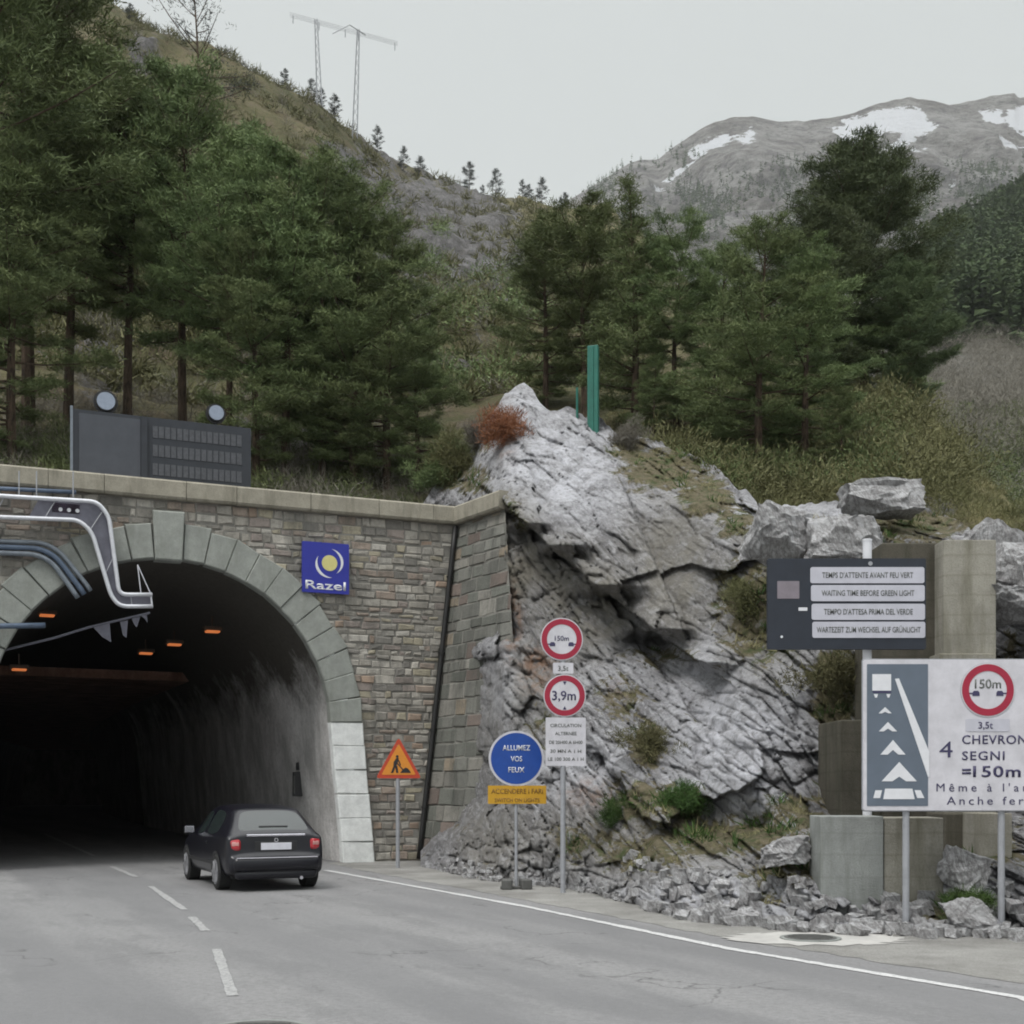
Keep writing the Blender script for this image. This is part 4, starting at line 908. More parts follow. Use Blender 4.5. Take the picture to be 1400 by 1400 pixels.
# --- navy board with four strips on a thick pole
Y = 17.2; k = Y/F; b = P(1189, 1110, Y); x_ = lambda x: (x-1189)*k
sg = empty('waiting_time_board', (b.x, b.y, 1.3), 0, 'dark navy board with four pale text strips on a white pole above the big sign', 'information board')
z_ = lambda y: CH+(HZ-y)*k-1.3
m = MB(); m.tube([(0, .12, 0), (0, .12, z_(736))], .062, 16); m.tube([(0, .12, z_(738)), (0, .12, z_(735))], .068, 16); m.build('pole', M['letter_white'], sg)
m = MB(); m.prism(rrect(x_(1049), x_(1265), z_(888), z_(764), .02), -.03, .05); pl = m.build('board', M['navy_sign'], sg)
m = MB(); m.prism(rrect(x_(1047.5), x_(1266.5), z_(889.5), z_(762.5), .025), -.036, -.0302)
for i, (tx, y0, f_) in enumerate((("TEMPS D'ATTENTE AVANT FEU VERT", 776, .80), ('WAITING TIME BEFORE GREEN LIGHT', 800.5, .82), ("TEMPO D'ATTESA PRIMA DEL VERDE", 826, .79), ('WARTEZEIT ZUM WECHSEL AUF GRÜNLICHT', 850.5, .93))):
    m = MB(); x0 = 1107+i*.9; m.prism(rrect(x_(x0), x_(1262.5+i*.4), z_(y0+22), z_(y0), .03), -.042, -.0305); st = m.build('text_strip', M['sign_grey'], pl)
    text_mesh(tx, 8.0*k, x_((x0+1263)/2), z_(y0+14.6), st, M['letter_grey'], y=-.044, fit=(1262-x0)*k*f_, bold=.006)
m = MB(); m.prism(rrect(x_(1062), x_(1092), z_(819), z_(795), .008), -.036, -.0305); m.build('counter_window', M['mauve'], pl)
m = MB(); m.prism(rrect(x_(1091), x_(1103), z_(835.5), z_(831), .004), -.036, -.0305); m.build('latch', M['letter_white'], pl)
m = MB(); m.disc((x_(1068), z_(871)), .018, -.036, -.0305, 12); m.build('lock', M['letter_white'], pl)
m = MB(); m.box((0, .09, z_(790)), (.22, .06, .06), bev=.01); m.box((0, .09, z_(870)), (.22, .06, .06), bev=.01); m.disc((0, z_(771)), .03, -.038, -.0305, 14); m.build('bracket', M['steel'], sg)
# --- logo board on the facade: local frame lies along the facade
RZF = math.atan2(U.y, U.x)
def fac_frame(x, y, v):
    s, z = fac_px(x, y, v); return s, z
def fac_rect(x0, x1, y0, y1, v):
    s0, zt = fac_px(x0, y0, v); s1, zt1 = fac_px(x1, y0, v); _, zb = fac_px(x0, y1, v); _, zb1 = fac_px(x1, y1, v)
    return s0, s1, (zb+zb1)/2, (zt+zt1)/2
s0, s1, zb, zt = fac_rect(413, 477, 742, 811, -.14)
lg = empty('logo_board', fac((s0+s1)/2, -.14, zb), RZF, 'square blue board with yellow disc and white word fixed above the arch', 'sign board')
w_, h_ = s1-s0, zt-zb
m = MB(); m.prism(rrect(-w_/2, w_/2, 0, h_, .02), -.012, .05); m.build('blue_board', M['logo_blue'], lg)
m = MB(); c0 = (.08*w_, .60*h_); m.disc(c0, .165*w_, -.020, -.0125, 40); m.build('yellow_disc', M['logo_yellow'], lg)
m = MB()
def crescent(r, a0, a1, off, th):
    n = 22; out, inn = [], []
    for i in range(n+1):
        a = math.radians(lerp(a0, a1, i/n)); tq = th*math.sin(math.pi*i/n)
        out.append((c0[0]+off[0]+(r+tq/2)*math.cos(a)*1.0, c0[1]+off[1]+(r+tq/2)*math.sin(a)*.95)); inn.append((c0[0]+off[0]+(r-tq/2)*math.cos(a), c0[1]+off[1]+(r-tq/2)*math.sin(a)*.95))
    for i in range(n): m.prism([out[i], out[i+1], inn[i+1], inn[i]], -.018, -.0125)
crescent(.30*w_, -55, 75, (-.03*w_, .02*h_), .055*w_); crescent(.31*w_, 150, 275, (.03*w_, -.01*h_), .06*w_)
m.build('white_swoosh', M['letter_white'], lg)
text_mesh('Razel', .175*h_, 0, .07*h_, lg, M['letter_white'], fit=.86*w_, bold=.014, y=-.0135)
# --- matrix display panel on top of the wall
vA = .42
s0, s1, _, _ = fac_rect(100, 343, 560, 650, vA); zt = fac_px(220, 572, vA)[1]; zb = TOPZ+.40
vm = empty('matrix_display', fac(s0, vA, zb), RZF, 'long dark matrix display panel with two round lamps standing on the portal coping', 'display panel')
w_ = s1-s0; h_ = zt-zb; f_ = lambda x: fac_px(x, 600, vA)[0]-s0
m = MB(); m.prism([(0, 0), (w_, 0), (w_, h_), (0, h_)], .0, .35); m.build('enclosure', M['vms'], vm)
m = MB(); m.prism(rrect(f_(108), f_(192), .10, h_-.08, .02), -.02, -.0005); m.build('graphic_field', M['vms_face'], vm)
m = MB(); m.prism([(f_(192.5), .02), (f_(201), .02), (f_(201), h_-.04), (f_(192.5), h_-.04)], -.06, -.0005); m.build('divider', M['vms'], vm)
for i in range(3):
    m = MB(); zc_ = h_*(.79-.275*i); x0, x1 = f_(208), f_(331); nn = 15
    for q in range(nn):
        a_ = lerp(x0, x1, q/nn); m.prism([(a_+.012, zc_-.13), (a_+(x1-x0)/nn-.012, zc_-.13), (a_+(x1-x0)/nn-.012, zc_+.13), (a_+.012, zc_+.13)], -.012, -.0005)
    m.build('character_row', M['vms_led'], vm)
m = MB(); m.prism([(-.06, -.02), (-.005, -.02), (-.005, h_+.06), (-.06, h_+.06)], -.02, .04); m.build('edge_post', M['conduit'], vm)
for px, py, r_ in ((145, 548, .215), (296, 564, .185)):
    ss, zz = fac_px(px, py, vA); x = ss-s0; z = zz-zb
    m = MB(); m.disc((x, z), r_, .02, .16, 32); m.disc((x, z), r_*1.22, .10, .14, 32); m.tube([(x, .15, h_-.05), (x, .15, z)], .035, 8)
    hd = m.build('lamp_housing', M['black'], vm); m = MB(); m.disc((x, z), r_*.9, .0, .019, 32); m.build('lamp_lens', M['lens'], hd)
# --- cable trays and pipes on the facade
def fpts(L_, v): return [fac(*(lambda q: (q[0], v, q[1]))(fac_px(x, y, v))) for x, y in L_]
def smooth_path(pts, n=5, r=.35):
    out = [pts[0]]
    for i in range(1, len(pts)-1):
        p, a_, c_ = pts[i], pts[i-1], pts[i+1]; d0 = min(r, (a_-p).length*.45); d1 = min(r, (c_-p).length*.45); e0 = p+(a_-p).normalized()*d0; e1 = p+(c_-p).normalized()*d1
        for k_ in range(n+1): t = k_/n; out.append(e0*(1-t)**2+p*2*t*(1-t)+e1*t*t)
    return out+[pts[-1]]
vt_ = -.42
up = [(-420, 650), (0, 678), (133, 686), (149, 706), (163, 813), (208, 813)]; lo = [(-420, 680), (0, 707), (108, 711), (126, 728), (152, 815), (164, 829), (209, 829)]
UPp, LOp = smooth_path(fpts(up, vt_), 6, .17), smooth_path(fpts(lo, vt_), 6, .17)
o = fac(*(lambda q: (q[0], vt_, q[1]))(fac_px(60, 700, vt_)))
ct = empty('cable_tray', o, 0, 'bright steel cable tray that turns down over the arch and ends inside it', 'cable tray')
loc = lambda L_: [p-o for p in L_]
for L_ in (UPp, LOp):
    m = MB(); m.tube(loc(L_), .047, 10); m.build('rail', M['rail'], ct, smooth=True)
def resample(pts, n):
    d = [0]
    for i in range(1, len(pts)): d.append(d[-1]+(pts[i]-pts[i-1]).length)
    return [Vector([np.interp(q, d, [p[c] for p in pts]) for c in range(3)]) for q in np.linspace(0, d[-1], n)]
a_ = [p for p in UPp if (p-UPp[0]).length > 0]; n_ = 90; A_, B_ = resample(UPp, n_), resample(LOp, n_)
m = MB(); bk_ = V_*.09; q = []
for i in range(n_): q += [A_[i]-o+bk_, B_[i]-o+bk_]
m.add(q, [(2*i, 2*i+1, 2*i+3, 2*i+2) for i in range(int(n_*.62), n_-1)]); 
q2 = [];
for i in range(n_): q2 += [B_[i]-o, B_[i]-o+V_*.22, B_[i]-o+V_*.22-Vector((0, 0, .03))]
m.add(q2, [(3*i, 3*i+1, 3*i+4, 3*i+3) for i in range(n_-1)])
m.build('tray_plate', M['tray'], ct)
for i in range(4, n_-1, 9):
    m = MB(); m.tube([A_[i]-o+V_*.02, B_[i]-o+V_*.02], .012, 6); m.build('rung', M['steel'], ct)
for px in (26, 50, 100):
    p = fac(*(lambda q: (q[0], vt_, q[1]))(fac_px(px, 680, vt_))); m = MB(); m.tube([p-o, p-o+Vector((0, 0, .55))], .014, 6); m.tube([p-o+Vector((0, 0, .2)), p-o+V_*.35+Vector((0, 0, .2))], .016, 6); m.build('hanger', M['steel'], ct)
e1 = fac(*(lambda q: (q[0], vt_, q[1]))(fac_px(206, 812, vt_))); e2 = fac(*(lambda q: (q[0], vt_, q[1]))(fac_px(208, 829, vt_))); m = MB()
t0_ = fac(*(lambda q: (q[0], vt_, q[1]))(fac_px(188, 772, vt_))); t1_ = fac(*(lambda q: (q[0], vt_, q[1]))(fac_px(193, 813, vt_)))
m.tube([e1-o, e2-o], .02, 6); m.tube([t0_-o, e1-o], .012, 6); m.tube([t0_-o, t1_-o], .012, 6); m.build('end_bracket', M['rail'], ct)
# small lamp box between the rails
s0, s1, zb, zt = fac_rect(70, 110, 688, 703, -.30); bx_ = empty('signal_box', fac((s0+s1)/2, -.30, zb), RZF, 'small dark purple box with three pale lamps between the tray rails', 'signal box')
m = MB(); m.box((0, .05, (zt-zb)/2), (s1-s0, .16, zt-zb), bev=.015); m.build('box_body', worn('dark_mauve_metal', (.05, .03, .06), .5), bx_)
for i in (-1, 0, 1):
    m = MB(); m.disc((i*.17+.06, (zt-zb)*.36), .042, -.05, -.031, 12); m.build('lamp', M['letter_white'], bx_)
pipes = MB()
for off, r_ in ((0, .05), (8, .06), (16, .055)):
    L_ = smooth_path(fpts([(-420, 716+off), (0, 740+off), (72-off*.5, 742+off), (116-off*1.1, 796+off*.6), (124-off*1.1, 808+off*.6)], -.2), 6, .4); mm = MB(); mm.tube(L_, r_, 8)
    o_ = mm.build('conduit_pipe', M['conduit'] if off != 8 else M['blue_pipe'], None, smooth=True)
    tag(o_, {0: 'uppermost of three grey conduits bending down to the left of the arch', 8: 'middle blue grey conduit of three bending down to the left of the arch', 16: 'lowest of three grey conduits bending down to the left of the arch'}[off], 'conduit', 'conduits left of the arch')
mm = MB(); mm.tube(fpts([(-420, 850), (0, 856), (62, 855)], -.24), .06, 10); tag(mm.build('water_pipe', M['blue_pipe'], None, smooth=True), 'straight blue pipe crossing the arch stones at the left edge', 'pipe')
mm = MB(); mm.tube(fpts([(-420, 640), (0, 668), (104, 673)], -.26), .045, 10); tag(mm.build('coping_strip', M['blue_pipe'], None, smooth=True), 'dark blue strip running just under the coping at the left', 'pipe')  # plain dark blue tube below the coping
mm = MB(); A0 = [(-60, 905), (75, 872), (120, 858), (205, 838)]; mm.tube(fpts(A0, .5), .03, 6)
hb = mm.build('hanging_bracket', M['tray']); tag(hb, 'sloping grey strut with torn sheet scraps hanging inside the arch', 'strut')
for pl_ in ([(128, 858), (150, 852), (152, 878), (140, 871)], [(164, 850), (175, 848), (173, 872), (168, 868)], [(180, 846), (192, 843), (187, 858), (183, 853)], [(193, 842), (201, 840), (202, 852), (198, 846)]):
    mm = MB(); pp = fpts(pl_, .48); pp2 = [p+V_*.02 for p in pp]; mm.add(pp+pp2, [(0, 1, 2, 3), (7, 6, 5, 4), (0, 4, 5, 1), (1, 5, 6, 2), (2, 6, 7, 3), (3, 7, 4, 0)]); mm.build('sheet_scrap', M['tray'], hb)
# drainpipe in the crease
m = MB(); L_ = [wing(.02, z, -.10)+(-V_)*.08 for z in np.linspace(.05, TOPZ-.05, 14)]; dp = empty('drainpipe', L_[0], 0, 'long black drainpipe leaning in the corner between facade and wing wall', 'drainpipe')
m.tube([p-L_[0] for p in L_], .062, 12); m.build('pipe', M['black_pipe'], dp, smooth=True)
for i in (2, 5, 8, 11):
    m = MB(); m.tube([L_[i]-L_[0]-Vector((0, 0, .02)), L_[i]-L_[0]+Vector((0, 0, .02))], .085, 12); m.build('clamp', M['black_pipe'], dp)
# tunnel lamps
def lampfix(p, label):
    t = empty('tunnel_lamp', p, math.radians(27), label, 'lamp', 'orange lamps in the tunnel mouth')
    m = MB(); m.box((0, 0, .04), (.46, .30, .10), bev=.02); m.box((0, 0, .22), (.03, .03, .3)); m.build('housing', M['lamp_housing'], t)
    m = MB(); m.box((0, -.04, -.035), (.34, .24, .05), bev=.015); m.build('lamp_glass', M['lamp_orange'], t)
for (x, y, Y, lb) in ((290, 862, 31.5, 'highest orange lamp near the right side of the tunnel vault'), (238, 880, 33.5, 'orange lamp in the middle of the tunnel mouth'), (199, 892, 35.2, 'orange lamp just above the ceiling slab edge'),
                      (64, 840, 31.0, 'dim orange lamp high on the left side of the tunnel vault'), (26, 914, 31.5, 'lowest orange lamp at the left edge of the tunnel')):
    lampfix(P(x, y, Y), lb)
# emergency cabinet on the right tunnel wall
mp = P(410, 1072, 31.6); cb = empty('wall_cabinet', mp, 0, 'small black cabinet mounted on the right wall inside the tunnel', 'cabinet')
m = MB(); m.box((.0, 0, 0), (.30, .35, .62), RZF+math.pi/2-.1, bev=.02); m.box((.0, -.02, .45), (.16, .2, .2), RZF, bev=.02); m.build('cabinet_body', M['black'], cb)
m = MB(); m.box((-.14, -.10, -.02), (.03, .22, .46), RZF-.05, bev=.01); m.build('cabinet_door', M['iron'], cb)
# green post on the crest
Y = 31.0; k = Y/F; p = P(811, 573, Y); gt = empty('green_post', (p.x, p.y, p.z-.4), math.radians(-18), 'upright teal green metal panel post on the rock crest', 'post')
m = MB(); m.box((0, 0, 1.12), (.27, .14, 2.2), bev=.01); m.build('post_sheet', M['green_post'], gt)
m = MB(); m.box((0, -.085, 1.12), (.05, .03, 2.16), bev=.004); m.build('post_rib', M['green_post'], gt)
for px, y0, y1 in ((789, 530, 562),):
    q = P(px, y1, 31.3); m = MB(); m.tube([q-Vector((0, 0, .3)), q+Vector((0, 0, (y1-y0)*31.3/F))], .03, 8)
    tag(m.build('fence_stake', M['green_post']), {789: 'short green stake just left of the teal post', 760: 'thin green stake farther left on the rock crest'}[px], 'stake')
# manholes
def manhole(c, r, label, ring=True):
    t = empty('manhole_cover', c, 0, label, 'manhole cover', 'manhole covers')
    m = MB(); n = 40; vs = [(r*math.cos(2*math.pi*q/n), r*math.sin(2*math.pi*q/n), .022) for q in range(n)]+[(r*math.cos(2*math.pi*q/n), r*math.sin(2*math.pi*q/n), -.02) for q in range(n)]
    m.add(vs, [tuple(range(n))]+[(q, n+q, n+(q+1) % n, (q+1) % n) for q in range(n)])
    for q in range(-3, 4):
        w2 = math.sqrt(max(0, (r*.86)**2-(q*r*.22)**2)); m.box((0, q*r*.22, .025), (2*w2, r*.07, .008))
    m.build('lid', M['iron'], t)
    m = MB(); ro = r*1.18; vs = []
    for rr, zz in ((r*1.01, .018), (ro, .018), (ro, -.02), (r*1.01, -.02)): vs += [(rr*math.cos(2*math.pi*q/n), rr*math.sin(2*math.pi*q/n), zz) for q in range(n)]
    m.add(vs, [(j*n+q, j*n+(q+1) % n, ((j+1) % 4)*n+(q+1) % n, ((j+1) % 4)*n+q) for j in range(4) for q in range(n)]); m.build('frame_ring', M['concrete_grey'], t)
manhole(gp(1108, 1284)+Vector((0, 0, .004)), .30, 'round iron manhole cover in pale concrete on the shoulder below the footing')
manhole(gp(352, 1412)+Vector((0, 0, .0)), .36, 'round iron manhole cover in the road at the bottom edge')
c = gp(1115, 1284); bm = bmesh.new(); n = 40; vs = [bm.verts.new((c.x+math.cos(2*math.pi*q/n)*(1.05+.18*math.sin(3*q)), c.y+math.sin(2*math.pi*q/n)*(.62+.1*math.sin(2.3*q)), .010)) for q in range(n)]
bm.faces.new(vs); me = bpy.data.meshes.new('concrete_patch'); bm.to_mesh(me); bm.free(); me.materials.append(worn('pale_concrete_patch', (.46, .45, .43), .9, 0, 2, .3))
tag_o = bpy.data.objects.new('concrete_patch', me); COL.objects.link(tag_o); tag(tag_o, kind='structure')
# --- pylon on the ridge
py_ = empty('power_pylon', P(462, 150, 212), 0, 'tall steel portal pylon with crossarm standing on the ridge skyline', 'pylon'); o = Vector(py_.location)
def lattice(mb, a_, b_, w0, w1, n=9, r=.09):
    d = (b_-a_); ax = Vector((1, 0, 0)) if abs(d.normalized().x) < .7 else Vector((0, 0, 1)); ay = Vector((0, 1, 0)); cs = []
    for i in range(n+1):
        w = lerp(w0, w1, i/n); c = a_+d*(i/n); cs.append([c+ax*s*w/2+ay*t*w/2 for s, t in ((-1, -1), (1, -1), (1, 1), (-1, 1))])
    for i in range(n):
        for q in range(4):
            mb.tube([cs[i][q], cs[i+1][q]], r, 4, cap=False); mb.tube([cs[i][q], cs[i+1][(q+1) % 4]], r*.6, 4, cap=False)
for x0, y0, x1, y1, YY in ((437, 128, 432, 26, 212), (485, 172, 490, 40, 216)):
    m = MB(); lattice(m, P(x0, y0, YY)-o-Vector((0, 0, 2)), P(x1, y1, YY)-o, .85, .4, 11, .05); m.build('tower_leg', M['steel'], py_)
a_, b_ = P(396, 20, 209), P(544, 60, 221); m = MB(); lattice(m, a_-o, b_-o, .5, .5, 20, .02)
for t in (.03, .26, .5, .62, .97): q = a_.lerp(b_, t)-o; m.tube([q, q-Vector((0, 0, 1.3))], .08, 5)
m.tube([P(455, 46, 213)-o, P(478, 34, 214)-o, P(500, 48, 216)-o], .09, 5)
m.build('crossarm', M['steel'], py_)
# --- car
def car():
    root = empty('parked_car', ground_pt(370, 1213), 0, 'dark navy hatchback seen from behind driving into the tunnel', 'car'); root.name = 'hatchback_car'
    # stations: y, z_top, z_bottom, z_belt, half width, half width at roof
    st = [(-2.06, .56, .40, .54, .70, .60), (-2.045, .60, .32, .58, .76, .66), (-2.0, .64, .26, .60, .80, .70), (-1.975, .68, .24, .62, .815, .72), (-1.965, .93, .24, .88, .82, .70), (-1.93, .985, .24, .92, .835, .68), (-1.86, 1.03, .24, .945, .85, .66),
          (-1.78, 1.10, .22, .945, .855, .66), (-1.44, 1.36, .22, .95, .865, .56), (-1.36, 1.40, .22, .95, .867, .55), (-1.25, 1.415, .22, .95, .868, .58), (-.6, 1.455, .20, .94, .87, .56), (-.28, 1.46, .20, .93, .87, .56), (-.20, 1.46, .20, .93, .87, .56),
          (.20, 1.405, .20, .92, .87, .58), (.32, 1.38, .20, .92, .87, .575), (.42, 1.34, .20, .92, .87, .585), (1.02, 1.01, .20, .91, .865, .68), (1.10, .97, .20, .90, .86, .70), (1.55, .86, .22, .80, .85, .70), (1.88, .76, .24, .70, .81, .66), (2.02, .66, .28, .60, .76, .6), (2.08, .54, .36, .50, .68, .52)]
    rows = []
    for y, zt, zb, zl, w, wr in st:
        h = [(0, zb), (w-.16, zb), (w-.03, zb+.07), (w, zb+.3*(zl-zb)), (w+.004, zb+.62*(zl-zb)), (w-.015, zl-.03), (w-.035, zl), (lerp(w-.035, wr+.03, .9), lerp(zl, zt-.035, .9)), (wr+.005, zt-.035), (wr-.05, zt-.008), (wr*.5, zt+.008), (0, zt+.012)]
        rows.append([Vector((x, y, z)) for x, z in h]+[Vector((-x, y, z)) for x, z in h[-2:0:-1]])
    nh = 12; nrw = len(rows[0])
    kinds = ['body', 'rear_window', 'windscreen', 'side_window', 'side_window_l']; cage = MB(); ki = []
    for i in range(len(rows)-1):
        for j in range(nrw):
            j2 = (j+1) % nrw; jj = j if j < nh-1 else nrw-1-j; kind = 'body'
            if i in (6, 7) and jj in (9, 10): kind = 'rear_window'
            if i == 16 and jj in (9, 10): kind = 'windscreen'
            if jj == 6 and i in (10, 11, 13, 14, 15): kind = 'side_window' if j < nh-1 else 'side_window_l'
            cage.add([rows[i][j], rows[i][j2], rows[i+1][j2], rows[i+1][j]], [(0, 1, 2, 3)]); ki.append(kinds.index(kind))
    cage.add(rows[0], [tuple(range(nrw))]); cage.add(rows[-1], [tuple(range(nrw))[::-1]]); ki += [0, 0]
    tmp = cage.build('tmp', M['car'])
    for q in range(4): tmp.data.materials.append(M['glass'])
    tmp.data.polygons.foreach_set('material_index', ki)
    bm = bmesh.new(); bm.from_mesh(tmp.data); bmesh.ops.remove_doubles(bm, verts=bm.verts, dist=.0005); bmesh.ops.recalc_face_normals(bm, faces=bm.faces)
    cl = bm.edges.layers.float.new('crease_edge')
    for e in bm.edges:
        if len(e.link_faces) == 2 and e.link_faces[0].material_index != e.link_faces[1].material_index: e[cl] = .85
        elif len(e.link_faces) == 2 and e.calc_face_angle(0) > 1.1: e[cl] = .18
    bm.to_mesh(tmp.data); bm.free()
    md = tmp.modifiers.new('s', 'SUBSURF'); md.levels = 2; md.render_levels = 2
    dg = bpy.context.evaluated_depsgraph_get(); dg.update(); full = bpy.data.meshes.new_from_object(tmp.evaluated_get(dg)); bpy.data.objects.remove(tmp)
    for q, kd in enumerate(kinds):
        bm = bmesh.new(); bm.from_mesh(full); bmesh.ops.delete(bm, geom=[f for f in bm.faces if f.material_index != q], context='FACES')
        for f in bm.faces: f.material_index = 0; f.smooth = True
        nm = 'side_window' if kd == 'side_window_l' else kd; me = bpy.data.meshes.new(nm); bm.to_mesh(me); bm.free(); me.materials.clear(); me.materials.append(M['car'] if q == 0 else M['glass'])
        ob = bpy.data.objects.new(nm, me); COL.objects.link(ob); ob.parent = root
    m = MB(); m.box((0, -2.03, .47), (1.50, .16, .24), bev=.075); m.box((0, -1.98, .29), (1.42, .16, .16), bev=.06); smooth_by_angle(m.build('rear_bumper', M['car'], root), 50)
    m = MB(); m.box((0, -2.09, .575), (1.40, .03, .02), bev=.006); m.build('bumper_strip', M['chrome'], root)
    m = MB(); m.box((0, -1.985, .955), (1.02, .03, .035), 0, bev=.01, rx=.2); m.build('tailgate_strip', M['chrome'], root)
    m = MB(); m.box((0, -2.0, .765), (.53, .012, .12), bev=.004); m.build('number_plate', M['plate'], root)
    m = MB(); m.box((0, -1.975, .765), (.74, .02, .17), bev=.01); m.build('plate_recess', M['car_trim'], root)
    m = MB(); m.disc((0, .87), .035, -1.995, -1.975, 16, r_in=.024); m.build('badge', M['chrome'], root)
    for s in (-1, 1):
        m = MB(); m.box((s*.70, -1.93, .79), (.21, .12, .20), s*.38, bev=.05); tl = m.build('tail_light', M['tail_red'], root)
        m = MB(); m.box((s*.69, -1.955, .81), (.13, .09, .08), s*.32, bev=.02); m.build('reversing_lens', M['tail_pink'], tl)
        m = MB(); m.box((s*.97, .52, .99), (.20, .10, .15), s*-.1, bev=.035); mi = m.build('wing_mirror', M['car'], root)
        m = MB(); m.box((s*.975, .467, .99), (.165, .012, .115), s*-.1, bev=.004); m.build('mirror_glass', M['chrome'], mi)
        m = MB(); m.box((s*.885, -.55, .80), (.03, .16, .03), bev=.008); m.build('door_handle', M['car'], root)
        m = MB(); m.box((s*.883, -.1, .46), (.02, 2.2, .06), bev=.008); m.build('side_strip', M['car_trim'], root)
        m = MB(); m.box((s*.56, 1.985, .60), (.30, .08, .12), s*-.25, bev=.03); m.build('headlight', M['plate'], root)
        for y in (-1.28, 1.25):
            m = MB(); n = 28
            def cyl(mb, r0, r1, x0, x1):
                vs = [(x0, y+r0*math.cos(2*math.pi*q/n), .31+r0*math.sin(2*math.pi*q/n)) for q in range(n)]+[(x1, y+r1*math.cos(2*math.pi*q/n), .31+r1*math.sin(2*math.pi*q/n)) for q in range(n)]
                mb.add(vs, [tuple(range(n)), tuple(range(2*n-1, n-1, -1))]+[(q, n+q, n+(q+1) % n, (q+1) % n) for q in range(n)])
            cyl(m, .31, .31, s*.66, s*.86); cyl(m, .31, .27, s*.8601, s*.885); wh = m.build('wheel', M['tyre'], root)
            m = MB(); cyl(m, .215, .19, s*.8852, s*.893)
            for q in range(6):
                a_ = q*math.pi/3; m.box((s*.897, y+.1*math.cos(a_), .31+.1*math.sin(a_)), (.012, .2, .045), rx=a_)
            m.build('rim', M['alloy'], wh)
            m = MB(); vs = []; nn = 18                 # dark arch gap around the wheel
            for r_, x_1 in ((.31, s*.872), (.365, s*.875)): vs += [(x_1, y+r_*math.cos(math.pi*q/nn), .31+r_*math.sin(math.pi*q/nn)) for q in range(nn+1)]
            m.add(vs, [(q, q+1, nn+2+q, nn+1+q) for q in range(nn)]); m.build('wheel_arch', M['car_trim'], root)
    m = MB(); m.tube([(.42, -1.9, .22), (.42, -2.08, .22)], .03, 10); m.build('exhaust_pipe', M['chrome'], root)
    m = MB(); m.box((0, -1.80, 1.10), (.5, .015, .02), rx=-.6); m.build('rear_wiper', M['black'], root)
    m = MB(); m.box((0, 0, .28), (1.4, 3.6, .12)); m.build('underbody', M['car_trim'], root)
    root.rotation_euler = (0, 0, math.atan2(.452, .892)-.02)
    root.location = root.location+Vector((-.452, .892, 0))*1.15+Vector((-.10, 0, 0))
    return root
car()
# ------------------------------------------------------------------ plants, loose rock
def blades(C, Dr, Ln, Wd, rng, shade=None):            # one thin triangle per row: base at C, tip at C+Dr*Ln
    n = len(C); r = rng.normal(size=(n, 3)); side = np.cross(Dr, r); side /= np.linalg.norm(side, axis=1, keepdims=True)+1e-9
    V = np.empty((n, 3, 3)); V[:, 0] = C-side*Wd[:, None]/2; V[:, 1] = C+side*Wd[:, None]/2; V[:, 2] = C+Dr*Ln[:, None]
    sh = np.repeat(shade if shade is not None else rng.random(n), 3); return V.reshape(-1, 3), np.arange(n*3).reshape(-1, 3), sh
def unit(a): return a/(np.linalg.norm(a, axis=1, keepdims=True)+1e-9)
def cloud(name, C, size, k, mat, rng, parent=None, up=.4, wid=.45, spread=.55, lf=1.0):
    """leaf clumps: k leaf faces spread round every centre"""
    n = len(C); size = np.broadcast_to(size, (n,)); rep = np.repeat(np.arange(n), k)
    off = unit(rng.normal(size=(n*k, 3)))*rng.random((n*k, 1))**.6; off[:, 2] = off[:, 2]*.8
    P0 = C[rep]+off*size[rep, None]*spread; d = unit(off+rng.normal(size=off.shape)*.6+np.array([0, 0, up]))
    ln = size[rep]*rng.uniform(.35, .75, n*k)*lf; sh = np.clip(np.repeat(rng.random(n), k)*.7+rng.random(n*k)*.4, 0, 1)
    V, Fc, s_ = blades(P0, d, ln, ln*wid, rng, sh); return raw_mesh(name, V, Fc, mat, parent, {'shade': s_})
